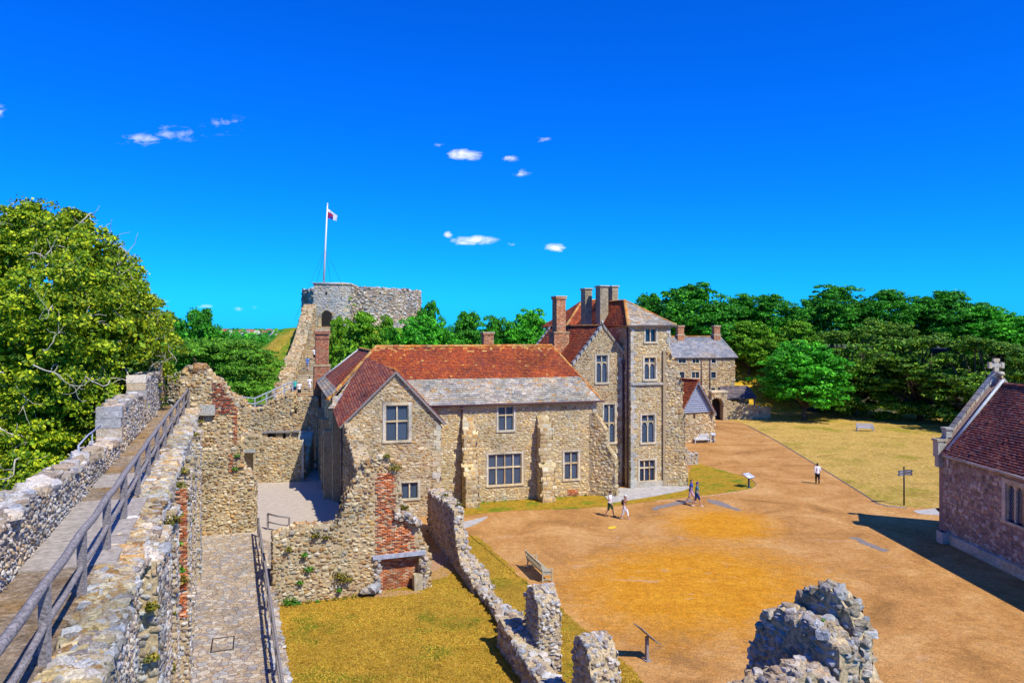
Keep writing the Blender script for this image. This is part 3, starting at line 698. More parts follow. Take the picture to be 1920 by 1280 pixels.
# rear wing on the west side
ru, re, rze = -5.6, -9.35, 8.0
rear = hall
nb = NB(); ff = front(16.0); nb.prism(ff, [(UL, -.3), (-2.5, -.3), (-2.5, rze), (ru, 10.9), (UL, rze)], .0, 8.5, 0)
stones(nb, leftf(UL), [(-16, 0), (-8, 0), (-8, 7.9), (-16, 7.9)], w=(.2, .5), h=(.15, .28), relief=.03, mat=1)
nb.build('rear_wall', [MT['plaster'], MT['stone_warm']], hall)
nb = NB(); A0, A1 = H(re, 16.2, rze - .1), H(re, .3, rze - .1); T1, T0 = H(ru, 1.5, 10.9), H(ru, 16.2, 10.9)
f2 = roofplane(A0, A1, T0); reg = [to2(f2, x) for x in (A0, A1, H(ru, 3.6, 10.9), T0)]
slab(nb, f2, reg, .14, 1); k = .9
lowr = [(reg[0][0], 0), (reg[1][0], 0), (reg[1][0] - .2, k), (reg[0][0], k)]
tiles(nb, f2, lowr, .4, .26, .04, 3, wj=.3)
up_ = clip(reg if sum(reg[i][0] * reg[(i + 1) % 4][1] - reg[(i + 1) % 4][0] * reg[i][1] for i in range(4)) > 0 else reg[::-1], [(-50, k), (50, k), (50, 20), (-50, 20)])
tiles(nb, f2, up_, .24, .19, .035, 0)
f3 = roofplane(H(-1.9, 1, rze - .1), H(-1.9, 16.2, rze - .1), H(ru, 9, 10.9)); reg = [to2(f3, x) for x in (H(-1.9, 6, rze - .1), H(-1.9, 16.2, rze - .1), H(ru, 16.2, 10.9), H(ru, 6, 10.9))]
tiles(nb, f3, reg, .24, .19, .035, 0); slab(nb, f3, reg, .14, 1)
ridge(nb, H(ru, 4.2, 11.0), H(ru, 16.2, 11.0), .12, .42, 2); nb.tube([H(re - .03, 16.25, rze + .02), H(ru, 16.25, 10.98)], .09, 6, 4)
nb.build('rear_roof', [MT['tile_dark'], MT['wood_grey'], MT['tile_orange'], MT['slate'], MT['lead']], hall)
for k, vv in enumerate((1.2, 4.6, 8.6, 12.4)):        # piers along the shaded west wall
    nb = NB(); f2 = leftf(UL); nb.box(f2, -vv - .45, -vv + .45, -.1, 5.6 + .4 * (k % 2), -.1, .55, 0)
    stones(nb, Frame(f2.p(-vv - .45, 0, .55), f2.A), [(0, 0), (.9, 0), (.9, 5.5), (0, 5.5)], w=(.3, .5), h=(.22, .36), relief=.03, mat=1)
    nb.build('pier', [MT['mortar'], MT['stone_warm']], hall)

def chimney(par, c, ax, w, d, z0, z1, mat='brick_dark', caps=((.08, .25),), base=None, name='chimney', bh=.075, bl=.225, pots=0, capmat='brick'):
    """brick or stone stack: c centre, ax width direction"""
    nb = NB(); A = unit(ax)
    def block(w_, d_, za_, zb_, m=1):
        fs = [Frame(c - A * w_ / 2 - np.cross((0, 0, 1), A) * d_ / 2, A)]
        q = np.cross((0, 0, 1), A)
        fs = [Frame(c - A * w_ / 2 - q * d_ / 2, A), Frame(c + A * w_ / 2 - q * d_ / 2, q), Frame(c + A * w_ / 2 + q * d_ / 2, -A), Frame(c - A * w_ / 2 + q * d_ / 2, -q)]
        nb.box(fs[0], 0, w_, za_, zb_, -d_, 0, 0)
        for i, f_ in enumerate(fs):
            L = (w_, d_)[i % 2]
            f_.O = f_.O.copy(); stones(nb, f_, [(0, za_), (L, za_), (L, zb_), (0, zb_)], w=(bl, bl), h=(bh, bh), relief=.015 if bh < .1 else .008, mat=m, brick=True, gap=.008 if bh < .1 else .004)
    block(w, d, z0, z1)
    for i, (o_, h_) in enumerate(caps):
        zz = z1 - .0 if i == 0 else z1 - .1 - i * .35
        block(w + o_ * 2, d + o_ * 2, zz, zz + h_, 1)
    nb.box(Frame(c, A), -w / 2 - .1, w / 2 + .1, z1 + caps[0][1], z1 + caps[0][1] + .08, -d / 2 - .1, d / 2 + .1, 2)
    if base:
        bw, bd_, bz = base; block(bw, bd_, z0, bz); nb.box(Frame(c, A), -bw / 2 - .05, bw / 2 + .05, bz, bz + .12, -bd_ / 2 - .05, bd_ / 2 + .05, 2)
    for k in range(pots):
        nb.lathe(c + A * ((k + .5) / pots - .5) * w * .8 + V3(0, 0, z1 + caps[0][1] + .08), [(.11, 0), (.13, .05), (.1, .1), (.09, .4), (.12, .45), (.12, .5)], 8, 3)
    return nb.build(name, [MT['mortar'], MT[mat], MT['ashlar'], MT['tile_orange']], par)
c = W(603.5, 68, 700); c[2] = 0; chimney(hall, c, U, 1.15, 1.1, 3, 12.3, 'brick_dark', ((.12, .3), (.06, .12)), (1.45, 1.4, 9.4))['label'] = 'tall red brick stack with lichen at the far west end'
c = W(914, 63.5, 640); c[2] = 0; chimney(hall, c, U, .85, .8, 9.5, 12.25, 'brick', ((.06, .16),), pots=0)['label'] = 'short red brick stack behind the roof ridge'

# ---------------------------------------------------------------- gabled chamber block behind
gh = thing('gabled_chamber_house', H(11, 8), 'tall stone gable house with traceried windows between the long hall and the square tower', 'building')
GV = 2.5; FG = front(GV); ga, _ = FG.hit(1130, 620); gr_, _ = FG.hit(1168, 800); gzr, gza = 10.75, 12.9; gl = 6.6; k_ = (gza - gzr) / (gr_ - ga); gzl = gza - (ga - gl) * k_
w6, w7, w8 = whit(FG, 1118, 1139, 666, 716), whit(FG, 1132, 1153, 758, 828), whit(FG, 1151, 1169, 865, 899)
nb = NB(); pol = [(gl, -.3), (gr_, -.3), (gr_, gzr), (ga, gza), (gl, gzl)]
nb.merge_mesh(core_mesh(FG, pol, 12, [cut(FG, w) for w in (w6, w7, w8)]), 0)
stones(nb, FG, [(gl, 0), (gr_, 0), (gr_, gzr), (ga, gza), (gl, gzl)], [hole(w, .15) for w in (w6, w7, w8)], w=(.13, .33), h=(.10, .2), relief=.025, mat=1)
quoins(nb, FG, gr_, -1, 0, gzr)
nb.build('wall', [MT['mortar'], MT['stone_warm'], MT['ashlar']], gh)
window(gh, FG, *w6, cols=2, splits=(.27,), arched=(1,)); window(gh, FG, *w7, cols=2, splits=(.5,), arched=(0, 1)); window(gh, FG, *w8, cols=2, splits=(.4,), leads=False)
nb = NB(); nbk = NB()
for s_, ue, ze in ((-1, gl, gzl), (1, gr_, gzr)):
    n_ = max(3, int(math.hypot(ga - ue, gza - ze) / .5)); 
    for i in range(n_):
        t0_, t1_ = i / n_, (i + 1) / n_ - .02
        p0 = (ue + (ga - ue) * t0_, ze + (gza - ze) * t0_); p1 = (ue + (ga - ue) * t1_, ze + (gza - ze) * t1_)
        j = rng.uniform(0, .03)
        for fz, nn in ((FG, nb), (front(GV + 12.0), nbk)):
            nn.prism(fz, [p0, p1, (p1[0], p1[1] + .24 + j), (p0[0], p0[1] + .24 + j)][::(1 if s_ < 0 else -1)], -.35, .1, 0)
a_, b_ = gr_, gzr; nb.box(FG, gr_ - .1, gr_ + .32, gzr - .05, gzr + .28, -.3, .14, 0)
nb.lathe(FG.p(ga, gza + .2, -.1), [(.12, 0), (.08, .12), (.14, .2), (.03, .38)], 8, 0)
nb.build('coping', MT['ashlar_grey'], gh); nbk.build('rear_coping', MT['ashlar_grey'], gh)
nb = NB(); 
for A0, A1, T in ((H(gl - .2, GV + 12, gzl - .2), H(gl - .2, GV + .3, gzl - .2), 0), (H(gr_ + .1, GV + .3, gzr), H(gr_ + .1, GV + 12, gzr), 1)):
    T0, T1 = H(ga, GV + .3, gza + .05), H(ga, GV + 12, gza + .05); f2 = roofplane(A0, A1, T0)
    reg = [to2(f2, A0), to2(f2, A1)] + ([to2(f2, T0), to2(f2, T1)] if T == 0 else [to2(f2, T1), to2(f2, T0)])
    tiles(nb, f2, reg, .23, .19, .03, 0); slab(nb, f2, reg, .14, 1)
ridge(nb, H(ga, GV + .3, gza + .12), H(ga, GV + 12, gza + .12), .12, .4, 2)
nb.build('roof', [MT['tile_red'], MT['wood_grey'], MT['tile_orange']], gh)
c = W(1048, 64.5, 660); c[2] = 0; chimney(gh, c, U, .82, 1.1, 8.6, 15.3, 'brick', ((.07, .2),), (1.35, 1.3, 12.4))['label'] = 'tall slender red brick chimney on a wider base'

# ---------------------------------------------------------------- square tower and the block behind it
tw = thing('square_tower', H(16, 4), 'square stone tower with slate pyramid roof and string course, tallest of the buildings', 'building')
TV = 1.3; FT = front(TV); ta, _ = FT.hit(1182, 800); tb, _ = FT.hit(1257, 680); tz = 13.05; _, zs = FT.hit(1220, 719)
w9, w10, w11, w12 = whit(FT, 1210, 1230, 616, 640), whit(FT, 1208, 1229, 670, 710), whit(FT, 1203, 1227, 778, 828), whit(FT, 1199, 1228, 863, 899)
nb = NB(); nb.merge_mesh(core_mesh(FT, [(ta, -.3), (tb, -.3), (tb, tz), (ta, tz)], 5.5, [cut(FT, w) for w in (w9, w10, w11, w12)]), 0)
stones(nb, FT, [(ta, 0), (tb, 0), (tb, tz), (ta, tz)], [hole(w, .15) for w in (w9, w10, w11, w12)], w=(.13, .36), h=(.10, .21), relief=.022, mat=1)
stones(nb, leftf(ta).off(0), [(-TV - 5.5, 0), (-TV, 0), (-TV, tz), (-TV - 5.5, tz)], w=(.18, .42), h=(.12, .26), relief=.03, mat=1)
rs = Frame(H(tb, TV), VD); stones(nb, rs, [(0, 0), (5.5, 0), (5.5, tz), (0, tz)], w=(.2, .42), h=(.14, .26), relief=.03, mat=1)
quoins(nb, FT, ta, 1, 0, tz, w=(.3, .5)); quoins(nb, FT, tb, -1, zs, tz, w=(.22, .4))
nb.build('wall', [MT['mortar'], MT['stone_pale'], MT['ashlar_grey']], tw)
nb = NB(); nb.box(FT, ta + .1, tb + .05, zs - .09, zs + .09, -.05, .16, 0); nb.build('string_course', MT['ashlar_grey'], tw); nb = NB(); nb.box(FT, ta - .06, tb, -.1, .5, -.05, .14, 0); nb.build('plinth', MT['ashlar_grey'], tw)
window(tw, FT, *w9, cols=2, leads=False, mat='ashlar'); window(tw, FT, *w10, cols=2, splits=(.27,), arched=(1,)); window(tw, FT, *w11, cols=2, splits=(.25,), arched=(1,)); window(tw, FT, *w12, cols=3, splits=(.38,), leads=False)
# broad splayed buttress at the right corner
cd = unit(U * 1.0 - VD * .35); fb = Frame(H(tb - .35, TV + .35), unit(np.cross((0, 0, 1), cd)))
buttress(tw, fb, 0, 1.25, [(1.75, -.1), (1.75, 1.55), (1.55, 1.7), (1.55, 6.0), (1.35, 6.4), (1.35, 8.45), (1.3, 8.5), (.3, 11.0)], name='corner_buttress')
# tower roof
o_ = .35; zt = tz - .05
R0, R1 = H((ta + tb) / 2 + -.9, TV + 2.9, 15.1), H((ta + tb) / 2 - .9, TV + 9, 15.1)
cA, cB = H(ta - o_, TV - o_, zt), H(tb + o_, TV - o_, zt); cC, cD = H(tb + o_, TV + 11, zt), H(ta - o_, TV + 11, zt)
nb = NB()
def face(P0, P1, rest, m, w_, h_, wj=0):
    f2 = roofplane(P0, P1, rest[0]); reg = [to2(f2, x) for x in [P0, P1] + list(rest)]; tiles(nb, f2, reg, w_, h_, .035, m, wj); slab(nb, f2, reg, .12, 1)
face(cA, cB, [R0], 2, .4, .26, .3); face(cD, cA, [R0, R1], 0, .23, .19); face(cB, cC, [R1, R0], 2, .4, .26, .3)
ridge(nb, cA + up, R0 + up, .11, .38, 3); ridge(nb, cB + up, R0 + up, .11, .38, 3); ridge(nb, R0 + up, R1 + up, .11, .38, 3)
nb.build('roof', [MT['tile_red'], MT['wood_grey'], MT['slate'], MT['tile_orange']], tw)
# block behind with its own hipped roof reaching to the left
nb = NB(); B0 = front(14.6).hit(1064, 612)[0]; B1, v0, v1 = B0 + 8.0, 14.6, 21.0
nb.prism(front(v0), [(B0, -.3), (B1, -.3), (B1, zt), (B0, zt)], -(v1 - v0), 0, 0); nb.prism(front(TV + 5.4), [(ta + .05, -.3), (tb - .05, -.3), (tb - .05, zt), (ta + .05, zt)], -9, 0, 0)
nb.build('rear_wall', [MT['rubble_warm']], tw)
nb = NB(); vm = (v0 + v1) / 2; a, b = front(vm).hit(1118, 574); S0, S1 = H(B0 + 2.9, vm, 15.7), H(B1 - 2.9, vm, 15.7)
cE, cF, cG, cH_ = H(B0 - .3, v0 - .3, zt), H(B1 + .3, v0 - .3, zt), H(B1 + .3, v1 + .3, zt), H(B0 - .3, v1 + .3, zt)
face(cE, cF, [S1, S0], 0, .24, .2); face(cH_, cE, [S0], 0, .24, .2); face(cF, cG, [S1], 0, .3, .25); face(cG, cH_, [S0, S1], 0, .4, .3)
ridge(nb, cE + up, S0 + up, .11, .4, 3); ridge(nb, S0 + up, S1 + up, .11, .4, 3)
nb.build('rear_roof', [MT['tile_red'], MT['wood_grey'], MT['slate'], MT['tile_orange']], tw)
for px, wpx, D, zt_, lab in ((1099.5, 15, 66, 16.25, 'slim pale stone chimney stack left of the wide one'), (1128.5, 18, 64.6, 16.4, 'wide grey stone chimney stack beside the tower roof'), (1149, 13, 66.5, 16.5, 'narrow stone chimney stack touching the tower roof')):
    c = W(px, D, 600); c[2] = 0; chimney(tw, c, U, wpx / F * D * .9, 1.0, 12.0, zt_ - .1, 'stone_stack', ((.03, .1),), bh=.2, bl=.3, name='chimney')['label'] = lab
for da in (-.28, -.12): pipe_run(tw, [FG.p(gr_ + .1 + da + .1, 10.2, .15), FG.p(gr_ + .1 + da + .1, .1, .15)], .05, hopper=da < -.2)
a, _ = FT.hit(1182, 640); pipe_run(tw, [leftf(ta).p(-TV - .35, tz - .2, .1), leftf(ta).p(-TV - .35, .1, .1)], .06, hopper=False)

# ---------------------------------------------------------------- far lodging range with grey slate roof
FA = R(9); LU = V3(cos(FA), sin(FA), 0); lo_ = G(1379, 776); lod = thing('lodging_range', lo_, 'long stone house with grey slate roof and two brick chimneys behind the gabled outhouse', 'building')
LF = Frame(lo_ - LU * 12, LU); a1, e_ = LF.hit(1378, 669); a0 = a1 - 14
_, rz_ = LF.off(-3.2).hit(1340, 631)
nb = NB(); ws = [whit(LF, *q) for q in ((1272, 1286, 672, 680), (1298, 1311, 672, 680), (1334, 1342, 672, 680), (1297, 1311, 697, 708), (1333, 1342, 697, 708), (1274, 1283, 697, 708), (1333, 1341, 727, 731))]
nb.merge_mesh(core_mesh(LF, [(a0, -.5), (a1, -.5), (a1, e_), (a0, e_)], 6.4, [cut(LF, w, .3) for w in ws]), 0)
stones(nb, LF, [(a0, 0), (a1, 0), (a1, e_), (a0, e_)], [hole(w, .1) for w in ws], w=(.3, .6), h=(.22, .36), relief=.04, mat=1)
nb.build('wall', [MT['mortar'], MT['stone_warm']], lod)
for w in ws: window(lod, LF, *w, cols=2 if w[1] - w[0] > .8 else 1, leads=False, mw=.07, sur=.12)
nb = NB(); P0, P1 = LF.p(a0, e_ - .1, .3), LF.p(a1 + .3, e_ - .1, .3); ra, _ = LF.off(-3.2).hit(1349, 631); T1, T0 = LF.p(ra, rz_, -3.2), LF.p(a0, rz_, -3.2)
face(P0, P1, [T1, T0], 0, .36, .28, .2); Q1 = LF.p(a1 + .3, e_ - .1, -6.7); face(P1, Q1, [T1], 0, .36, .28, .2); face(Q1, LF.p(a0, e_ - .1, -6.7), [T0, T1], 0, .5, .4)
ridge(nb, T0 + up, T1 + up, .13, .45, 2); ridge(nb, P1 + up, T1 + up, .14, .45, 3)
nb.build('roof', [MT['slate_grey'], MT['wood_grey'], MT['tile_orange'], MT['slate_grey']], lod)
for px, lab in ((1275, 'brick chimney at the left end of the slate ridge'), (1342.5, 'brick chimney at the right end of the slate ridge')):
    a, _ = LF.off(-3.0).hit(px, 640); c = LF.p(a, 0, -3.0); c[2] = 0; z_ = CZ - (611 - HY) / F * c[1]
    chimney(lod, c, LU, .95, .9, rz_ - 1.2, z_ - .2, 'brick', ((.08, .2),), (1.1, 1.05, rz_ + .25))['label'] = lab
for px in (1315, 1331): a, _ = LF.hit(px, 700); pipe_run(lod, [LF.p(a, e_ - .2, .1), LF.p(a, 2.5, .1)], .06, hopper=False)
# low wall with arched gateway below it
ga_ = G(1362, 783); AU = unit(V3(1, .12, 0)); AF = Frame(ga_ - AU * 2.2 - V3(0, 3, 0), AU)
aw = thing('gateway_wall', AF.p(2, 0, 0), 'stone wall with a round arched gateway and pale capping at the foot of the lodging range', 'wall')
nb = NB(); L_, zt2 = AF.hit(1363, 736); a0_, _ = AF.hit(1335, 750); ax_, _ = AF.hit(1344, 760)
ar = [(ax_ - .95 + 1.9 * (1 - cos(t)) / 2, 2.2 + .95 * sin(t)) for t in np.linspace(0, pi, 9)]
pol = [(a0_, -.3), (a0_, zt2), (L_, zt2), (L_, -.3), (ax_ + .95, -.3)] + ar[::-1] + [(ax_ - .95, -.3)]
nb.prism(AF, pol[::-1], -1.2, 0, 0)
stones(nb, AF, [(a0_, 0), (L_, 0), (L_, zt2), (a0_, zt2)], [(ax_ - 1.15, ax_ + 1.15, -1, 3.3)], w=(.25, .5), h=(.2, .3), relief=.04, mat=1)
for t in np.linspace(0, pi, 11): blobs(nb, [AF.p(ax_ - 1.08 * cos(t), 2.2 + 1.08 * sin(t), .03)], .16, 2, 1)
nb.box(AF, a0_ - .1, L_ + .12, zt2, zt2 + .28, -1.3, .12, 2)
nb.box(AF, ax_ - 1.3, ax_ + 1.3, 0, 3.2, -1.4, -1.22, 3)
nb.build('wall', [MT['mortar'], MT['stone_warm'], MT['ashlar'], MT['dark_void']], aw)
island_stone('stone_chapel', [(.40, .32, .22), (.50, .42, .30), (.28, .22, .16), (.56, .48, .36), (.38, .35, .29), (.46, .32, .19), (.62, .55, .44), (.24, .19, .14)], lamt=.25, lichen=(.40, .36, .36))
# ---------------------------------------------------------------- ruined masonry
def jag(prof, step=.28, amp=.09):
    out = []
    for (x0, y0), (x1, y1) in zip(prof[:-1], prof[1:]):
        L = math.hypot(x1 - x0, y1 - y0); n = max(1, int(L / step))
        for i in range(n): t = i / n; out.append((x0 + (x1 - x0) * t + (rng.uniform(-amp, amp) * .5 if out else 0), y0 + (y1 - y0) * t + rng.uniform(-amp, amp)))
    out.append(prof[-1])
    for i in range(1, len(out)):
        if out[i][0] <= out[i - 1][0]: out[i] = (out[i - 1][0] + .004, out[i][1])
    return out
def ruin(name, fr, prof, thick, label=None, cat='ruined wall', base=-.3, w=(.12, .32), h=(.085, .19), relief=.04, mat='stone_warm', top=.12, holes=(), cutters=(), amp=.09, faces='flrb', core='mortar', par=None, dens=.9, sub=1, extra=None, gap=.01, group=None, skip=0.08):
    prof = jag(prof, .3, amp); a0, a1 = prof[0][0], prof[-1][0]
    pol = [(a0, base), (a1, base)] + prof[::-1]
    nb = NB(); nb.merge_mesh(core_mesh(fr, pol, thick, cutters), 0)
    kw = dict(w=w, h=h, relief=relief, mat=1, square=.45, jit=.16, gap=gap, skip=skip)
    if 'f' in faces: stones(nb, fr, pol, holes, **kw)
    if 'b' in faces: stones(nb, Frame(fr.p(0, 0, -thick), -fr.A), [(-a, b) for a, b in pol], (), **kw)
    if 'l' in faces: stones(nb, Frame(fr.p(a0, 0, -thick), fr.N), [(0, base), (thick, base), (thick, prof[0][1]), (0, prof[0][1])], (), **kw)
    if 'r' in faces: stones(nb, Frame(fr.p(a1, 0, 0), -fr.N), [(0, base), (thick, base), (thick, prof[-1][1]), (0, prof[-1][1])], (), **kw)
    C, S = [], []
    for (x0, y0), (x1, y1) in zip(prof[:-1], prof[1:]):
        L = math.hypot(x1 - x0, y1 - y0); k = max(1, int(dens * L * thick / (top * top * 2.3) + rng.random()))
        t = rng.random(k)
        for q in t:
            s = top * rng.uniform(.6, 1.3); C.append(fr.p(x0 + (x1 - x0) * q, y0 + (y1 - y0) * q - s * .1, -rng.uniform(-.02, thick + .02))); S.append(s)
    blobs(nb, C, S, 1, sub)
    if extra: extra(nb, fr)
    mats = [MT[core], MT[mat], MT['ashlar'], MT['mortar_grey']]
    if par is not None: return nb.build(name, mats, par)
    return nb.build(name, mats, label=label, category=cat, group=group)
def px2(fr, *pts): return [fr.hit(x, y) for x, y in pts]
def tuft(par, P, r=.22, n=60, mat='weed', name='weed', up=.8, leaf=.09):
    r *= .72; n = int(n * .8); leaf *= .7
    """small clump of weeds rooted in masonry"""
    nb = NB(); P = np.asarray(P, float)
    d = rng.normal(0, 1, (n, 3)); d[:, 2] = np.abs(d[:, 2]) * up; d /= np.linalg.norm(d, axis=1)[:, None]
    c = P + d * r * rng.uniform(.2, 1, (n, 1)); leaves(nb, c, d, leaf)
    return nb.build(name, MT[mat], par)
def leaves(nb, C, Nn, size, mat=0, spread=.7, flat=None):
    n = len(C); Nn = Nn + rng.normal(0, spread, (n, 3)); Nn /= np.linalg.norm(Nn, axis=1)[:, None] + 1e-9
    t = np.cross(Nn, rng.normal(0, 1, (n, 3))); t /= np.linalg.norm(t, axis=1)[:, None] + 1e-9; b = np.cross(Nn, t)
    s = (size * rng.uniform(.6, 1.3, n))[:, None]; asp = .62
    P = np.stack([C - t * s, C - b * s * asp, C + t * s, C + b * s * asp], 1).reshape(-1, 3)
    nb.add(P, np.arange(4 * n).reshape(-1, 4), mat)

# --- curtain wall with its walk
CF = Frame((-1.72, 0, 0), (-.3560, .9345, 0)); D2S = 1 / .9345
cw = NB(); cw.merge_mesh(core_mesh(CF, [(-2, -5), (47, -5), (47, 8.12), (-2, 8.12)], 2.5), 0)
holes_ = []
stones(cw, CF, [(5, .5), (45.5, .5), (45.5, 8.1), (5, 8.1)], w=(.10, .28), h=(.07, .16), relief=.035, mat=1, square=.4, jit=.18, skip=.05)
C, S = [], []
for k in range(4200):
    s = rng.uniform(4, 45); n_ = -rng.uniform(-.03, .58) ; C.append(CF.p(s, 8.13 + rng.uniform(-.02, .05), n_)); S.append(rng.uniform(.05, .17))
blobs(cw, C[::2], S[::2], 1, 2, flat=.55); blobs(cw, C[1::2], S[1::2], 2, 2, flat=.55)
C = [CF.p(rng.uniform(5, 46), 8.06, rng.uniform(-.05, .05)) for _ in range(500)]; blobs(cw, C, rng.uniform(.1, .22, 500), 1, 1, flat=.7)
stones(cw, Frame(CF.p(0, 0, -2.5), -CF.A), [(-46, 0), (-4, 0), (-4, 8.1), (-46, 8.1)], w=(.35, .7), h=(.25, .4), relief=.05, mat=1)
curtain = cw.build('curtain_wall', [MT['mortar'], MT['stone_grey'], MT['stone_warm']], label='long rough curtain wall carrying the railed wall walk on the left', category='castle wall')
# projecting piers on its inner face
for s0, s1, n_, z1 in ((15.4, 19.0, .34, 8.0), (21.5, 22.6, .3, 7.7), (26.0, 27.2, .45, 7.9), (31.0, 32.2, .4, 7.6), (37.5, 38.6, .4, 7.8)):
    pf = Frame(CF.p(0, 0, n_), CF.A); ruin('pier', pf, [(s0, z1), (s1, z1 - .1)], n_ + .05, base=.5, mat='stone_grey', top=.13, par=curtain, faces='flr', amp=.05)
def bricks_on(par, fr, poly, mat='brick', name='brick_patch', relief=.012, bl=.23, bh=.075, label=None, skip=.06):
    nb = NB(); stones(nb, fr, poly, w=(bl, bl), h=(bh, bh), relief=relief * 2, mat=0, brick=True, gap=.006, skip=skip); o = nb.build(name, MT[mat], par)
    if label: o['label'] = label
    return o
bricks_on(curtain, Frame(CF.p(26.0, 0, -.02), CF.N).off(.06), [(.04, 3.2), (.40, 3.2), (.42, 7.4), (.05, 7.4)])
bricks_on(curtain, CF.off(.05), [(22.7, .9), (25.9, .9), (25.9, 6.5), (24.5, 7.2), (22.8, 6)], 'brick_dark')
bricks_on(curtain, CF.off(.05), [(8.3, 5.2), (10.5, 5.0), (11.0, 7.6), (8.8, 7.8)], 'brick', skip=.25)
for s, z, m, r in ((15.2, 7.2, 'weed', .22), (15.3, 6.2, 'weed', .2), (15.6, 4.6, 'weed', .25), (19.3, 5.6, 'weed', .3), (19.5, 4.2, 'weed', .26), (21.3, 7.4, 'weed', .35), (22.9, 7.2, 'fern', .3), (23.0, 6.3, 'fern', .28), (24.2, 5.2, 'fern', .32), (23.6, 7.9, 'weed', .3),
                   (25.8, 4.4, 'weed', .3), (30.8, 6.8, 'weed', .3), (30.6, 5.2, 'fern', .3), (27.4, 7.6, 'weed', .3), (32.5, 7.3, 'weed', .3), (19.6, 2.4, 'weed', .25), (26.0, 7.9, 'weed', .3), (35.2, 7.9, 'weed', .3)):
    tuft(curtain, CF.p(s, z, .25), r, 110, m, 'weed', leaf=.075)
# walk surface
wk = NB(); wf = Frame((-1.72, 0, 8.2), CF.N, CF.A)
def walkpoly(n0, n1, s0, s1, z): return [CF.p(s0, z, n0), CF.p(s0, z, n1), CF.p(s1, z, n1), CF.p(s1, z, n0)]
wk.prism(Frame(CF.p(0, 0, 0), CF.A), [(-2, 8.0), (46.5, 8.0), (46.5, 8.21), (-2, 8.21)], -1.95, -.6)
island = wk.build('wall_walk', MT['walk_dirt'], kind='structure')
for s0, s1, lab in ((14.9, 20.6, 'a'), (22.6, 24.4, 'b')):
    nb = NB(); s = s0
    while s < s1:
        w_ = .145; nb.box(CF, s, s + w_ - .012, 8.215, 8.25 + rng.uniform(0, .006), -1.88, -.32 if lab == 'a' else -.6, 0); s += w_
    if lab == 'a': nb.box(CF, s0, s1, 8.06, 8.2, -.36, -.31, 0)
    nb.build('boardwalk', MT['deck_wood'], kind='structure')
# parapet
PF = Frame(CF.p(0, 0, -1.9), CF.A)
pr = [(6, 9.2), (10, 9.25), (14.4, 9.3), (16.4, 9.15), (18.4, 9.08), (20.4, 8.95), (22.3, 8.9), (25.6, 8.78)]
def toS(l): return [(d * D2S + 1.0, z) for d, z in l]
def bigcaps(pts, zz, s=.3):
    def f(nb, fr):
        C = [fr.p(a, z, -.3) for a, z in zz]; blobs(nb, C, [s * rng.uniform(.8, 1.2) for _ in C], 1, 2, flat=.6, boxy=.6)
    return f
ruin('parapet_wall', PF, toS(pr), .65, 'low lichen covered flint parapet along the near wall walk', 'parapet', base=8.1, w=(.08, .19), h=(.06, .14), relief=.04, mat='stone_grey', top=.14, amp=.04, gap=.008,
     extra=bigcaps(None, [(a * D2S + 1, 9.22 - max(0, a - 16) * .045) for a in np.arange(8, 25, .62)], .27), core='mortar_grey')
def blockwork(a0, a1, z0, z1):
    def f(nb, fr):
        z = z0
        while z < z1: hh = rng.uniform(.3, .42); nb.box(fr, a0 - .06, a0 + rng.uniform(.25, .45), z, z + hh - .015, -.7 - rng.uniform(0, .06), .04 + rng.uniform(0, .04), 1); z += hh
    return f
ruin('parapet_merlon', PF, toS([(25.7, 9.75), (28, 9.9), (31, 9.9), (33.5, 9.3)]), .65, 'first block ended merlon rising above the low parapet', 'merlon', base=8.1, w=(.1, .26), h=(.08, .18), relief=.045, mat='stone_grey', top=.16, amp=.05, group='merlons on the wall walk', extra=blockwork(25.7 * D2S + 1, 0, 8.8, 9.75))
ruin('parapet_merlon', PF, toS([(33.6, 10.35), (36, 10.45), (40.5, 10.2)]), .65, 'higher merlon of large rounded stones next to the tallest stub', 'merlon', base=8.1, w=(.12, .3), h=(.09, .2), relief=.05, mat='stone_grey', top=.18, amp=.05, group='merlons on the wall walk', extra=blockwork(33.6 * D2S + 1, 0, 9.1, 10.3))
ruin('parapet_merlon', PF, toS([(40.6, 11.25), (42.5, 11.3), (42.6, 10.6), (44, 10.3)]), .7, 'tallest square stub of coursed stone at the far end of the parapet', 'merlon', base=8.1, w=(.2, .45), h=(.12, .24), relief=.05, mat='stone_warm', top=.18, amp=.04, group='merlons on the wall walk')
ruin('parapet_stub', Frame(W(314, 45.2, 760) * V3(1, 1, 0), V3(1, -.3, 0)), [(0, 9.9), (.45, 9.95), (.9, 10.15), (1.3, 10.5), (1.7, 10.5)], .7, 'rounded broken end of the parapet joining the tall cross wall', 'parapet', base=7.8, w=(.14, .36), h=(.1, .2), relief=.05, mat='stone_grey', top=.2, amp=.06)
nb = NB(); pts = [PF.p(22.9, 8.85, -.3), PF.p(22.95, 9.35, -.35), PF.p(24.5, 9.45, -.35), PF.p(26.8, 9.45, -.35)]; nb.tube(pts, .025, 6); nb.tube([PF.p(25.2, 8.8, -.35), PF.p(25.2, 9.42, -.35)], .02, 6)
nb.build('hand_rail', MT['wood_blue'], label='short bent metal handrail fixed on the parapet top', category='handrail')
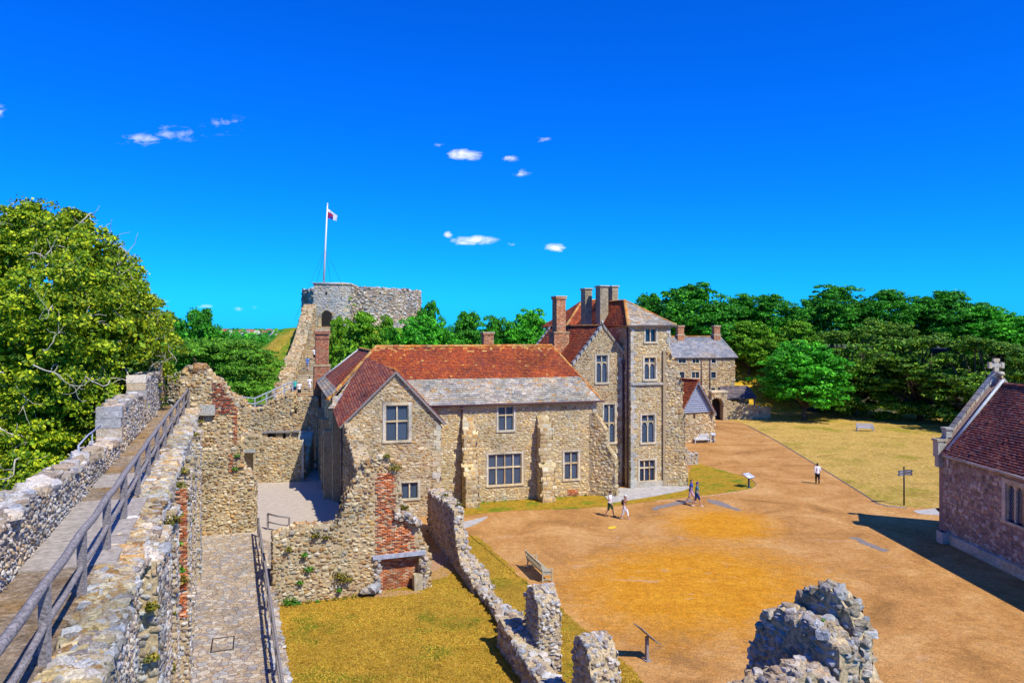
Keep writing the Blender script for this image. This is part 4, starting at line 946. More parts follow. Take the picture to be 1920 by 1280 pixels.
# railing of the wall walk
def railing(name, pts, h, label, cat='railing', mat='wood_grey', r=.06, mid=.5, post=.09, every=None, group=None):
    """pts: feet of the posts, in order"""
    root = thing(name, pts[0], label, cat, group)
    for p in pts:
        nb = NB(); f = Frame(p, (1, 0, 0)); nb.box(f, -post / 2, post / 2, -.05, h * rng.uniform(.98, 1.03), -post / 2, post / 2, 0); nb.build('post', MT[mat], root)
    for zz, nm in ((h, 'top_rail'), (h * mid, 'middle_rail')):
        nb = NB(); P = []
        for i, p in enumerate(pts):
            P.append(np.asarray(p, float) + V3(0, 0, zz + rng.uniform(-.015, .015)))
            if i < len(pts) - 1: P.append((np.asarray(p, float) + pts[i + 1]) / 2 + V3(0, 0, zz - .03 + rng.uniform(-.02, .02)))
        nb.tube(P, [r * (1 if zz == h else .8) * rng.uniform(.88, 1.12) for _ in P], 7); nb.build(nm, MT[mat], root)
    return root
def rp(D): return V3(-2.36 - .381 * D + (max(0, D - 30) * .01), D, 8.14)
railing('wall_walk_railing', [rp(D) for D in (5.6, 7.4, 9.64, 12.1, 14.6, 17.0, 19.6, 22.2, 25.0, 28.0, 31.2, 34.6, 38.4, 42.5)], 1.12, 'weathered timber railing running along the high wall walk', r=.06, post=.11)

# --- terrace path and patio
PZ = .8
def sheet(name, pts, mat, z=None, kind='structure', thick=None):
    nb = NB(); P = [np.array([p[0], p[1], (z if z is not None else p[2])]) for p in pts]
    if thick:
        k = len(P); Q = [p - V3(0, 0, thick) for p in P]
        nb.add(np.array(P + Q), [tuple(range(k)), tuple(range(k, 2 * k))[::-1]] + [(i, k + i, k + (i + 1) % k, (i + 1) % k) for i in range(k)], 0)
    else: nb.poly(P)
    o = nb.build(name, MT[mat], kind=kind); return o
def rx(D, off=0): return V3(-1.72 - .381 * D + off, D, PZ)
terr = [rx(8, -.2), rx(8, 3.75), rx(34.6, 3.75), rx(34.8, 3.9), rx(43.6, 4.2), rx(43.9, -.2)]
sheet('terrace_path', terr, 'cobbles', PZ, thick=1.4)
nb = NB(); C = []; S = []
for k in range(900):
    D = rng.uniform(14, 40); C.append(rx(D, 3.5 + rng.uniform(-.22, .28)) + V3(0, 0, rng.uniform(-.03, .06))); S.append(rng.uniform(.08, .2))
blobs(nb, C, S, 1, 1, flat=.5)
RF = Frame(rx(0, 3.75), (.356, -.9345, 0)); RF = Frame(RF.O * V3(1, 1, 0), (-.356, .9345, 0))
nb.merge_mesh(core_mesh(RF, [(20, -.2), (36.6, -.2), (36.6, PZ + .03), (20, PZ + .03)], .55), 0); stones(nb, RF, [(20, 0), (36.6, 0), (36.6, PZ), (20, PZ)], mat=1)
nb.build('retaining_wall', [MT['mortar'], MT['stone_grey']], label='low stone edge wall under the railing beside the terrace path', category='low wall')
railing('path_railing', [rx(D, 3.42 + (D - 30) * .004) for D in (19.5, 22.4, 25.3, 28.2, 31.1, 34.0, 37.0, 40.0, 42.6)], 1.08, 'straight timber railing along the right edge of the cobbled terrace path', r=.055, post=.1)
q0, q1 = G(493, 996, PZ), G(543, 1000, PZ)
railing('path_railing', [q0 + V3(.15, .4, 0), q1 + V3(.0, -.1, 0)], .95, 'short two post railing turned across the end of the terrace path', r=.05, post=.1)
# manhole
nb = NB(); a, b_, c_, d_ = [G(x, y, PZ + .02) for x, y in ((395, 1222), (437, 1216), (439, 1192), (399, 1197))]
for p, q in ((a, b_), (b_, c_), (c_, d_), (d_, a)): nb.tube([p, q], .022, 4, 0, False)
nb.poly([p - V3(0, 0, .012) for p in (a, b_, c_, d_)], 1)
nb.build('manhole_cover', [MT['black_paint'], MT['cobbles']], label='square manhole cover with dark metal frame set in the cobbled path', category='manhole')
# patio beyond
sheet('patio', [rx(43.2, 3.2), V3(-9.6, 37.5, PZ), H(-8.4, -4.4), H(UL + .3, 0), H(UL + .3, 16), V3(-26, 74, 0), V3(-30, 62, 0), rx(43.7, -1)], 'patio_gravel', PZ + .004, thick=1.3)

# --- cross wall at the end of the path, walls behind it
p0, p1 = G(366, 1004, PZ), G(478, 997, PZ); XF = Frame(V3(p0[0], p0[1], 0), V3(*(p1 - p0)[:2], 0))
prof = px2(XF, (338, 712), (346, 695), (356, 690), (382, 684), (397, 706), (412, 716), (428, 735), (440, 752), (446, 790), (449, 833), (451, 872), (460, 884), (473, 892), (478, 906))
xw = ruin('cross_wall', XF, prof, 1.3, 'tall broken rubble wall with brick patches standing across the end of the terrace path', base=.6, w=(.14, .38), h=(.10, .22), relief=.05, top=.15, amp=.08, extra=bigcaps(None, [XF.hit(x, y) for x, y in ((352, 700), (362, 695), (374, 690))], .42))
bricks_on(xw, XF.off(.06), px2(XF, (398, 775), (440, 775), (438, 757), (414, 722), (398, 716)), 'brick_dark', skip=.3)
bricks_on(xw, XF.off(.07), px2(XF, (437, 830), (446, 830), (444, 762), (436, 762)), 'brick', skip=.1)
bricks_on(xw, XF.off(.06), px2(XF, (428, 888), (438, 888), (438, 850), (430, 850)), 'brick', skip=.15)
nb = NB(); a, b_ = XF.hit(375, 778); c_, d_ = XF.hit(404, 758); nb.box(XF, a, c_, b_, d_, -.2, .28, 0); nb.build('ledge_block', MT['ashlar_grey'], xw)
for px, py, m in ((376, 790, 'weed'), (445, 855, 'fern'), (441, 880, 'fern')): a, b_ = XF.hit(px, py); tuft(xw, XF.p(a, b_, .1), .3, 70, m)
p0, p1 = G(474, 905, PZ), G(571, 902, PZ); BF = Frame(V3(p0[0], p0[1], 0), V3(*(p1 - p0)[:2], 0))
prof = px2(BF, (430, 795), (443, 799), (470, 818), (510, 824), (563, 830), (569, 840)); a0h, _ = BF.hit(450, 870); a1h, zt_h = BF.hit(475, 848)
bw_ = ruin('rubble_wall', BF, prof, 1.0, 'pale rubble wall behind the patio with a doorway at its left end', base=.6, w=(.15, .38), h=(.11, .22), relief=.045, top=.15, holes=[(a0h - .05, a1h + .02, 0, zt_h)], cutters=[(BF, a0h, a1h, .2, zt_h, -.8, .3)], amp=.06)
nb = NB(); nb.box(BF, a0h - .4, a1h + .15, zt_h, zt_h + .28, -.5, .08, 0); nb.build('lintel', MT['ashlar_grey'], bw_)
nb = NB(); a, _ = BF.hit(568, 880); nb.box(BF, a - .1, a + .06, .7, 4.0, -.6, .05, 0); nb.build('door_jamb', MT['ashlar'], bw_)
CFr = Frame(W(443, 66, 800) * V3(1, 1, 0), V3(1, .1, 0))
prof = px2(CFr, (425, 738), (445, 746), (468, 768), (490, 766), (510, 752), (528, 744), (546, 738), (549, 776), (556, 777), (557, 752), (575, 746), (597, 746))
ho = [whit(CFr, 501, 517, 811, 822), whit(CFr, 530, 536, 811, 826)]
cw_ = ruin('upper_wall', CFr, prof, 1.6, 'upper rubble wall below the mound with small square openings and a broken top', base=1.0, w=(.18, .45), h=(.12, .26), relief=.05, top=.18, holes=ho, cutters=[cut(CFr, w, .9) for w in ho], amp=.07)
nb = NB(); a, b_ = CFr.hit(494, 811); c_, _ = CFr.hit(546, 811); nb.box(CFr, a, c_, b_, b_ + .16, -.3, .25, 0); a, _ = CFr.hit(550, 811); c_, _ = CFr.hit(579, 811); nb.box(CFr, a, c_, b_ + .05, b_ + .22, 0, .3, 0); nb.build('timber_beam', MT['wood_grey'], cw_)
# small timber stair between the walls
st = NB(); sa = W(552, 63, 815); sd = unit(V3(.2, -1, 0))
for k in range(15): f = Frame(V3(-18.2, 64.5, 0) + V3(.05, -.36, 0) * k, (1, 0, 0)); st.box(f, -.15, 1.05, .6, 3.9 - k * .21, -.18, .18, 0)
st.build('garden_steps', MT['ashlar'], label='narrow flight of pale steps between the rubble walls beside the shaded house side', category='steps')
# stair up the mound and its wing wall
S0_, S1_ = V3(-22.75, 80, 5.0), V3(-28.3, 112, 13.3); sdir = unit((S1_ - S0_) * V3(1, 1, 0)); Ls = np.linalg.norm((S1_ - S0_)[:2])
SF = Frame(S0_ * V3(1, 1, 0), sdir); nb = NB(); n_ = 42
for k in range(n_):
    s = Ls * k / n_; z = 5.0 + 8.3 * (k + 1) / n_
    nb.box(SF, s, s + Ls / n_ + (.35 if k == n_ - 1 else 0), 0, z - .06, -1.2, 1.2, 0); nb.box(SF, s - .05, s + Ls / n_ - .05, z - .058, z, -1.17, 1.17, 1)
for k in range(9):
    nb.box(Frame(SF.p(-.45 * (k + 1), 0, 0), sdir), 0, .44, 0, 5.0 - .2 * k, -1.2, 1.0, 1)
nb.build('mound_stairs', [MT['rubble_warm'], MT['ashlar']], label='long straight stone staircase climbing the mound to the keep', category='stairs')
IF = Frame(SF.p(0, 0, -1.25), sdir)
prof = [((D - 80) * 1.015 , z) for D, z in ((77, 5.9), (80, 6.1), (84, 7.1), (88, 8.4), (92, 9.4), (96, 10.4), (100, 11.6), (104, 13.2), (108, 15.0), (112, 16.4), (114, 16.6))]
wing = ruin('wing_wall', IF, prof, 1.6, 'sloping battered wall climbing the mound beside the long stairs', base=0, w=(.25, .6), h=(.18, .34), relief=.06, top=.2, mat='stone_warm', amp=.1)
railing('stair_railing', [W(455, 67, 765), W(478, 67.4, 767), W(500, 67.8, 757), W(515, 68.1, 750), W(533, 68.5, 742), W(549, 69, 735)], 1.0, 'dark timber railing climbing the upper wall to the foot of the mound stairs', r=.065, post=.1, mat='wood_blue')
nb = NB(); nb.prism(Frame(W(455, 77, 762) * V3(1, 1, 0), V3(1, .1, 0)), [(-3, 0), (7, 0), (7, 5.2), (5, 5.0), (0, 4.6), (-3, 4.3)], -4, -.3, 0); nb.build('landing_bank', MT['patio_gravel'], kind='structure')

# --- mound, keep
MC = V3(-25.5, 124, 0)
nb = NB(); rings = [(9, 13.2), (12, 13.0), (14, 11.2), (18, 8.1), (23, 4.6), (28, 1.6), (31, .3), (33, -.6)]; K = 48
V = [];
for r, z in rings:
    for k in range(K): t = 2 * pi * k / K; rr = r * (1 + .04 * sin(3 * t + r) + rng.uniform(-.012, .012)); V.append((MC[0] + rr * cos(t), MC[1] + rr * sin(t), z + rng.uniform(-.12, .12)))
fs = [(i * K + k, (i + 1) * K + k, (i + 1) * K + (k + 1) % K, i * K + (k + 1) % K) for i in range(len(rings) - 1) for k in range(K)] + [tuple(range(K))]
nb.add(np.array(V), fs, 0, True); nb.build('motte', MT['motte_grass'], kind='structure')
keep = thing('keep', MC + V3(0, 0, 13), 'grey ruined shell keep on top of the mound with a square gate tower', 'castle keep')
nb = NB(); kr = 9.9; ctr = V3(-25.2, 125.5, 0); n_ = 9; off = R(-115)
for i in range(n_):
    t0, t1 = off + 2 * pi * i / n_, off + 2 * pi * (i + 1) / n_
    a, b_ = ctr + V3(cos(t0), sin(t0), 0) * kr, ctr + V3(cos(t1), sin(t1), 0) * kr; f = Frame(a, b_ - a); L = np.linalg.norm(b_ - a)
    z0, z1 = 19.2 + .4 * sin(i * 2.1), 19.2 + .4 * sin(i * 2.1 + 2.1)
    pr_ = jag([(0, z0), (L * .5, (z0 + z1) / 2 + .1), (L, z1)], .6, .3); nb.prism(f, [(0, 9), (L, 9)] + pr_[::-1], -1.8, 0, 0)
    if f.N[1] < .35:
        stones(nb, f, [(0, 9), (L, 9)] + pr_[::-1], w=(.35, .75), h=(.25, .45), relief=.1, mat=1)
    blobs(nb, [f.p(rng.uniform(0, L), 19.2 + rng.uniform(-.1, .2), -rng.uniform(0, 1.8)) for _ in range(60)], rng.uniform(.2, .4, 60), 1, 1)
    bz = .9; nb.prism(f, [(0, 8.5), (L, 8.5), (L, 15), (0, 15)], -.4, .02, 0) if False else None
nb.build('shell_wall', [MT['mortar_grey'], MT['stone_grey']], keep)
TF = Frame(W(588, 113.6, 600) * V3(1, 1, 0), V3(1, .06, 0)); twd = 4.35; tzt = 12.5 + 92 * 113.6 / 1400 - .25
ac_, _ = TF.hit(612.5, 600); adz = 15.0
nb = NB(); fp = [(0, 0), (twd, 0), (twd + 1.0, -1.6), (twd + 1.0, -5), (0, -5)]
V = [TF.p(a, z, n) for z in (9, tzt) for a, n in fp]; nb.add(np.array(V), [(0, 1, 2, 3, 4)[::-1], (5, 6, 7, 8, 9)] + [(i, (i + 1) % 5, 5 + (i + 1) % 5, 5 + i) for i in range(5)], 0)
hd = [(ac_ - .85, ac_ + .85, 9, adz + .7)]
stones(nb, TF, [(0, 9), (twd, 9), (twd, tzt), (0, tzt)], hd, w=(.4, .75), h=(.28, .4), relief=.04, mat=1, square=.8, jit=.06)
f2 = Frame(TF.p(twd, 0, 0), TF.A * 1.0 - TF.N * 1.6); stones(nb, f2, [(0, 9), (1.88, 9), (1.88, tzt), (0, tzt)], w=(.4, .75), h=(.28, .4), relief=.04, mat=1, square=.8)
nb.build('gate_tower', [MT['rubble_grey'], MT['ashlar_grey']], keep)
nb = NB()
for i in range(5): p, q = [TF.p(a, tzt + .12, n) for a, n in (fp[i], fp[(i + 1) % 5])]; nb.tube([p, q], .2, 6)
nb.build('coping', MT['ashlar_grey'], keep)
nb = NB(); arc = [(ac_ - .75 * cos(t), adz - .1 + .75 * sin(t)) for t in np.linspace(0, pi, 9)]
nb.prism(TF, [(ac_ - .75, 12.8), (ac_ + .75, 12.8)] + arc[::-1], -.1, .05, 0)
for t in np.linspace(0, pi, 12): blobs(nb, [TF.p(ac_ - .92 * cos(t), adz - .1 + .92 * sin(t), .04)], .19, 1, 1)
nb.box(TF, ac_ - 1.25, ac_ - .76, 12.8, adz, -.1, .12, 1)
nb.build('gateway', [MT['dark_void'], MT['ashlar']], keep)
a, b_ = TF.hit(612, 550); nb = NB(); nb.box(TF, a - .3, a + .3, b_ - .4, b_ + .4, 0, .06, 0); nb.box(TF, a - .16, a + .16, b_ - .24, b_ + .24, .06, .075, 1); nb.build('arrow_loop', [MT['ashlar_grey'], MT['dark_void']], keep)
for px, py in ((655, 560), (662, 572), (648, 575)): a, b_ = TF.hit(px, py); tuft(keep, TF.p(a, b_, -1.0), .5, 60, 'leaf_bush', 'ivy', leaf=.14)
# flag
fb_, ft_ = W(606.5, 115, 530), W(614, 115, 384); fl = thing('flagpole', fb_, 'tall white flagpole on the gate tower of the keep, slightly leaning, held by thin wires', 'flagpole')
nb = NB(); nb.tube([fb_ - V3(0, 0, 1), (fb_ + ft_) / 2, ft_], [.17, .14, .09], 8); nb.lathe(ft_, [(.1, 0), (.14, .1), (.1, .22), (.02, .27)], 8); nb.build('pole', MT['white_paint'], fl)
m_ = fb_ + (ft_ - fb_) * .44
for px, py, D in ((552, 600, 108), (594, 530, 116), (620, 530, 114), (641, 534, 117)): nb = NB(); nb.tube([m_, W(px, D, py)], .018, 4); nb.build('guy_wire', MT['black_paint'], fl)
nb = NB(); nx, nz = 14, 10; V = []; a_ = ft_ + (fb_ - ft_) * .045; b2 = ft_ + (fb_ - ft_) * .17
for i in range(nx + 1):
    for j in range(nz + 1):
        u, v = i / nx, j / nz; p = a_ + (b2 - a_) * v; q = p + V3(1.55 * u ** .9, .18 * sin(u * 9 + v * 2), -1.15 * u - .25 * u * v * 0 - (.0 if v < .5 else 0) + v * -.1 * u + (v * u * .75 if True else 0)); V.append(q)
fs = [(i * (nz + 1) + j, (i + 1) * (nz + 1) + j, (i + 1) * (nz + 1) + j + 1, i * (nz + 1) + j + 1) for i in range(nx) for j in range(nz)]
w_ = [f for k, f in enumerate(fs) if not (3 <= k % nz and k // nz < 8)]; bl = [f for k, f in enumerate(fs) if (3 <= k % nz and k // nz < 8) and not (k % nz in (4, 5) or k // nz in (2, 3))]; rd = [f for k, f in enumerate(fs) if (3 <= k % nz and k // nz < 8) and (k % nz in (4, 5) or k // nz in (2, 3))]
plain('flag_red', (.55, .02, .06), .8, .1, 3, bstr=0); plain('flag_blue', (.04, .03, .28), .8, .1, 3, bstr=0)
nb.add(np.array(V), w_, 0, True); nb.add(np.array(V), bl, 1, True); nb.add(np.array(V), rd, 2, True)
fg_ = nb.build('flag', [MT['white_paint'], MT['flag_blue'], MT['flag_red']], label='drooping white flag with blue and red canton at the pole top', category='flag')

# ---------------------------------------------------------------- fireplace ruin in the foreground
p0, p1 = G(530, 1134), G(805, 1100); RU = Frame(V3(p0[0], p0[1], 0), V3(*(p1 - p0)[:2], 0)); print('ruinframe', RU.O, RU.A)
prof = px2(RU, (512, 1008), (560, 992), (615, 990), (636, 983), (643, 960), (655, 930), (670, 905), (690, 880), (700, 862), (722, 852), (742, 866), (746, 900), (750, 940), (768, 958), (778, 968), (790, 1000), (803, 1040), (808, 1045))
fa, fz = RU.hit(712, 1046); fa1, _ = RU.hit(790, 1046); fb0, _ = RU.hit(718, 1100)
brh = [RU.hit(702, 1040)[0], RU.hit(740, 1040)[0]]
fire = (fa, RU.hit(786, 1046)[0], -.1, fz)
xb0, xz = RU.hit(703, 888); xb1, _ = RU.hit(742, 960); xb2, _ = RU.hit(790, 1036); zmid = RU.hit(750, 975)[1]
rw = ruin('fireplace_wall', RU, prof, 1.1, 'ruined rubble wall with red brick chimney back and open fireplace facing the inner lawn', w=(.12, .34), h=(.09, .2), relief=.045, top=.14,
          holes=[(fire[0] - .05, fire[1] + .0, -1, fz + .05), (xb0, xb1 - .02, zmid - .6, xz), (xb0, xb2 - .25, fz, zmid)], cutters=[(RU, fire[0], fire[1], -.2, fz, -.36, .4)], amp=.08)
bricks_on(rw, RU.off(.02), [(xb0, fz + .15), (xb2 - .25, fz + .15), (xb2 - .6, zmid - .1), (xb1, zmid), (xb1 - .08, xz), (xb0 + .08, xz)], 'brick', skip=.2, relief=.02)
bricks_on(rw, RU.off(-.34), [(fire[0], 0), (fire[1], 0), (fire[1], fz - .1), (fire[0], fz - .1)], 'brick', name='fireback', skip=.05)
nb = NB(); nb.box(RU, fire[0] - .35, fire[1] + .28, fz - .02, fz + .17, -.4, .16, 0); nb.build('mantel_beam', MT['wood_blue'], rw)
nb = NB(); blobs(nb, [RU.p(fire[1] + .12 + rng.uniform(-.12, .2), z, rng.uniform(-.1, .2)) for z in np.arange(0, fz, .055)], .15, 0, 1); blobs(nb, [RU.p(fire[0] - .1 + rng.uniform(-.1, .1), z, rng.uniform(-.1, .12)) for z in np.arange(0, fz, .09)], .14, 0, 1)
nb.box(RU, fire[1] - .32, fire[1] + .1, 0, .75, -.1, .35, 1); blobs(nb, [RU.p(fire[0] - .35, .35, .25), RU.p(fire[0] - .75, .3, .3)], [.33, .24], 0, 2)
nb.build('jamb', [MT['stone_grey'], MT['ashlar']], rw)
bs_ = [RU.hit(x, y) for x, y in ((745, 955), (755, 958), (765, 962), (775, 966), (783, 972))]
nb = NB(); blobs(nb, [RU.p(a + rng.uniform(-.1, .1), z - rng.uniform(0, .35), .1 + rng.uniform(-.1, .2)) for a, z in bs_ for _ in range(9)], .16, 0, 1); nb.build('corbel', MT['stone_grey'], rw)
for px, py, m, r in ((570, 1040, 'fern', .3), (578, 1068, 'fern', .35), (592, 1005, 'weed', .3), (562, 1092, 'fern', .22), (610, 1008, 'weed', .25), (636, 1080, 'weed', .55), (648, 1088, 'weed', .5), (540, 1030, 'weed', .3), (742, 878, 'weed', .45), (725, 856, 'weed', .3), (636, 1106, 'fern', .2), (758, 952, 'weed', .3), (540, 1128, 'fern', .5), (553, 1130, 'fern', .35)):
    a, b_ = RU.hit(px, py); tuft(rw, RU.p(a, b_, .12), r, int(120 * r / .3), m, leaf=.08)
# return wall from its head back to the gable
ra_, _ = RU.hit(707, 900); b0 = RU.p(ra_, 0, -.9); e_ = H(-8.0, WV); RW = Frame(V3(b0[0] + .45, b0[1], 0), (b0 - e_) * V3(-1, -1, 0)); RW = Frame(V3(b0[0] + .45, b0[1], 0), (e_ - b0) * V3(1, 1, 0)); Lr = np.linalg.norm((e_ - b0)[:2])
ruin('return_wall', RW, [(-.2, 6.1), (1.0, 5.9), (3, 5.3), (5, 5.2), (7, 5.6), (9, 6.0), (Lr - 1.5, 6.3), (Lr, 6.5)], .9, 'narrow jagged wall running back from the fireplace ruin to the house gable', base=0, w=(.13, .34), h=(.1, .2), relief=.045, top=.14, amp=.12)
# diagonal wall going from the gable corner towards the viewer
LFm = leftf(-3.6)
def Hd(D): return (54.3 - D - 1.05) / .956
prof = [(Hd(46.8), 2.5), (Hd(45), 2.7), (Hd(42), 2.95), (Hd(40.2), 3.05), (Hd(39.6), 2.9), (Hd(39.5), 2.1), (Hd(39.1), 1.5), (Hd(38.7), .9), (Hd(37.2), .7), (Hd(36.3), .65), (Hd(35.6), .35)]
dw_ = ruin('diagonal_wall', LFm, prof, .5, 'ragged stone wall falling in steps from the house front towards the lawn', w=(.12, .32), h=(.09, .19), relief=.045, top=.12, mat='stone_grey', amp=.15)
ruin('broken_outer_face', leftf(-3.1), [(Hd(46.8), 2.5), (Hd(44), 2.75), (Hd(42.4), 2.5), (Hd(41.8), 1.9), (Hd(41), 1.05), (Hd(39.8), .55), (Hd(38.2), .6), (Hd(36.6), .5), (Hd(35.6), .3)], .5, w=(.12, .32), h=(.09, .19), relief=.05, top=.13, mat='stone_grey', amp=.16, par=dw_, faces='flrb')
blobs_ = NB(); blobs(blobs_, [H(-3.1 + rng.uniform(-.1, .7), -Hd(D) , rng.uniform(.05, .35)) for D in np.arange(35.8, 40, .13)], .17, 0, 1); blobs_.build('rubble', MT['stone_grey'], dw_)
wb = dw_
for D, z in ((41.5, 3.0), (44, 2.8), (40.5, 3.05)): p = H(-3.1, -Hd(D), z); tuft(wb, p, .35, 110, 'weed', leaf=.08)
prof = [(Hd(35.6), .35), (Hd(33), .4), (Hd(31.2), .45), (Hd(30.9), .9), (Hd(29.9), .9)]
ruin('diagonal_wall', leftf(-3.4), prof, .55, 'lowest stub of wall linking the stepped wall to the tall pillar', w=(.17, .42), h=(.12, .26), relief=.05, top=.2, mat='stone_grey', amp=.05)
ruin('diagonal_wall', leftf(-4.1), [(Hd(29.9), 1.2), (Hd(29), 1.15), (Hd(27.6), 1.0), (Hd(26.2), .9), (Hd(22), .8)], .75, 'broad low wall in shade at the foot of the two pillars', w=(.17, .42), h=(.12, .26), relief=.05, top=.19, mat='stone_grey', amp=.06)
ruin('wall_pillar', leftf(-3.35), [(Hd(28.6), 2.5), (Hd(28.3), 2.85), (Hd(27.7), 2.9), (Hd(27.3), 2.5), (Hd(27.15), 1.6)], .85, 'tall leaning pillar of rubble, the left one of the pair of ruined wall stubs', w=(.12, .3), h=(.08, .18), relief=.045, top=.1, mat='stone_grey', amp=.08, group='ruined pillars')
ruin('wall_pillar', leftf(-3.35), [(Hd(23.9), 2.5), (Hd(23.6), 2.85), (Hd(23.1), 2.9), (Hd(22.7), 2.6), (Hd(22.5), 2.0)], .95, 'shorter rounded pillar of rubble cut by the bottom edge of the view', w=(.12, .3), h=(.08, .18), relief=.045, top=.1, mat='stone_grey', amp=.08, group='ruined pillars')
# tall foreground ruin at the lower right
island_stone('stone_near', GREY + [(.52, .38, .22), (.40, .30, .18)], lamt=.35, lichen=(.66, .64, .58), fine=30, bs_=1, bd=.03)
C, S = [], []
NR = thing('near_ruin', (6.2, 12.5, 0), 'rugged lichened stump of masonry in the near right corner above the courtyard', 'ruined wall')

def near_block(name, fr, prof, thick, mn, dens=1.4, sub=2, top=.1):
    return ruin(name, fr, prof, thick, base=0, w=(.09, .26), h=(.06, .15), relief=.045, top=top, mat='stone_near', par=NR, amp=.06, sub=sub, core='mortar', gap=.006, dens=dens)
NA = unit((.5, -.85, 0))
d1 = Frame((4.35, 13.75, 0), NA)
near_block('shaded_block', d1, [(0, 6.2), (.06, 6.8), (.2, 7.1), (.42, 7.42), (.7, 7.63), (1.0, 7.6), (1.3, 7.56), (1.6, 7.46), (1.9, 7.3)], .5, None)
near_block('peak_block', Frame(d1.p(0, 0, -.6), NA), [(.4, 7.35), (.6, 7.7), (.85, 7.93), (1.15, 8.06), (1.45, 7.98), (1.7, 7.7), (1.85, 7.3)], .34, None)
near_block('side_block', Frame(d1.p(0, 0, -.75), NA), [(.95, 7.4), (1.3, 7.4), (1.6, 7.1), (1.85, 6.8), (2.05, 6.4)], .26, None)
near_block('front_ledge', Frame((3.15, 11.4, 0), V3(1, .02, 0)), [(.25, 6.75), (.5, 6.85), (.95, 7.05), (1.45, 7.22), (1.75, 7.1), (2.0, 6.8), (2.15, 6.5)], .6, None)
p = V3(5.55, 12.95, 7.35); tuft(NR, V3(5.25, 12.6, 7.62), .08, 40, 'fern', leaf=.025)

# ---------------------------------------------------------------- chapel on the right
ch = thing('chapel', (29.3, 36, 0), 'shaded stone chapel with steep dark red tile roof and a stone cross on its gable', 'chapel')
KX, KR, KW, KD = 26.0, 29.3, 32.6, 45.0; KE, KZ = 5.25, 9.35
KF = Frame((KX, KD, 0), (0, -1, 0)); wk_ = whit(KF, 1886, 1916, 912, 992); wk_ = (wk_[0], wk_[0] + 1.9, 2.6, 4.55); print('chapel window', wk_)
wk2 = (wk_[0] + 5, wk_[1] + 5, wk_[2], wk_[3])
nb = NB(); nb.merge_mesh(core_mesh(KF, [(0, -.3), (24, -.3), (24, KE), (0, KE)], 6.6, [cut(KF, wk_), cut(KF, wk2)]), 0)
stones(nb, KF, [(0, 0), (24, 0), (24, KE), (0, KE)], [hole(wk_, .2), hole(wk2, .2)], w=(.18, .42), h=(.14, .3), relief=.03, mat=1, square=.7, jit=.09)
nb.box(KF, -.08, 24, -.1, .55, 0, .25, 2); nb.prism(Frame((KX, KD, 0), (-1, 0, 0)), [(0, .55), (.25, .55), (0, .75)], 0, 24, 2) if False else None
GFk = Frame((KX, KD, 0), (1, 0, 0)); nb.prism(GFk, [(0, -.3), (6.6, -.3), (6.6, KE + .5), (3.3, KZ + .62), (0, KE + .5)], -.45, 0, 0)
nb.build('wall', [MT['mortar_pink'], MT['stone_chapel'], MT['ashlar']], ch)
window(ch, KF, *wk_, cols=3, arched=(0,), sur=.28, leads=True); window(ch, KF, *wk2, cols=3, arched=(0,), sur=.28)
nb = NB(); P0, P1 = V3(KX - .25, KD - .2, KE - .1), V3(KX - .25, KD - 24, KE - .1); T0, T1 = V3(KR, KD - .2, KZ), V3(KR, KD - 24, KZ)
face(P0, P1, [T1, T0], 0, .19, .16); face(V3(KW + .25, KD - 24, KE - .1), V3(KW + .25, KD - .2, KE - .1), [T0, T1], 0, .4, .35)
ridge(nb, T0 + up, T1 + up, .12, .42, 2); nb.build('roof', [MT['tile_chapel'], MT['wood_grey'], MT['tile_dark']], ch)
nb = NB(); nb.tube([V3(KX - .08, KD - .5, KE + .2), V3(KR, KD - .5, KZ + .3)], .09, 6, 0); nb.build('lead_flashing', MT['lead'], ch)
nb = NB()
for s_ in (0, 1):
    for i in range(12):
        t0, t1 = i / 12, (i + 1) / 12 - .012; x = lambda t: 3.3 * t if s_ == 0 else 6.6 - 3.3 * t; z = lambda t: KE + .5 + (KZ + .12 - KE) * t
        q = [(x(t0), z(t0)), (x(t1), z(t1)), (x(t1), z(t1) + .2), (x(t0), z(t0) + .2)]; nb.prism(GFk, q, -.5, .06, 0)
nb.box(GFk, -.35, .15, KE - .3, KE + .65, -.5, .06, 0); nb.box(GFk, -.42, .2, KE + .65, KE + .8, -.56, .1, 0); nb.box(GFk, .15, .5, KE + .9, KE + 1.35, -.45, .05, 0)
nb.box(GFk, -.3, -.02, KE - .9, KE - .3, -.4, 0, 0); nb.box(GFk, .1, .55, KE + 1.35, KE + 1.47, -.5, .1, 0)
nb.build('coping', MT['ashlar_grey'], ch)
nb = NB(); cz = KZ + .75; fc = Frame((KR, KD, cz), (1, 0, 0)); nb.box(fc, -.13, .13, 0, .72, -.3, -.12, 0); nb.box(fc, -.36, .36, .27, .49, -.301, -.119, 0)
for a, b_ in ((0, .70), (-.37, .38), (.37, .38)): nb.box(fc, a - (.18 if a == 0 else .09), a + (.18 if a == 0 else .09), b_ - (.09 if a == 0 else .18), b_ + (.09 if a == 0 else .18), -.31, -.11, 0)
nb.lathe((KR, KD - .21, cz - .2), [(.25, 0), (.2, .2), (.1, .22)], 8, 0); nb.build('cross', MT['ashlar_grey'], ch)
nb = NB(); nb.tube([V3(KX - .3, KD - .5, KE - .12), V3(KX - .3, KD - 24, KE - .12)], .07, 6, 0); nb.build('gutter', MT['ashlar'], ch)
pipe_run(ch, [V3(KX - .15, KD - .7, KE - .2), V3(KX - .15, KD - .7, KE - .7)], .05, mat='white_paint', hopper=False)
nb = NB(); f = Frame((KX - .45, KD - .7, 0), (0, -1, 0)); nb.box(f, -.3, .3, 0, .6, -.2, .2, 0); nb.box(f, -.33, .33, .6, .67, -.23, .23, 0); nb.box(f, -.22, .22, .67, .69, -.14, .14, 1)
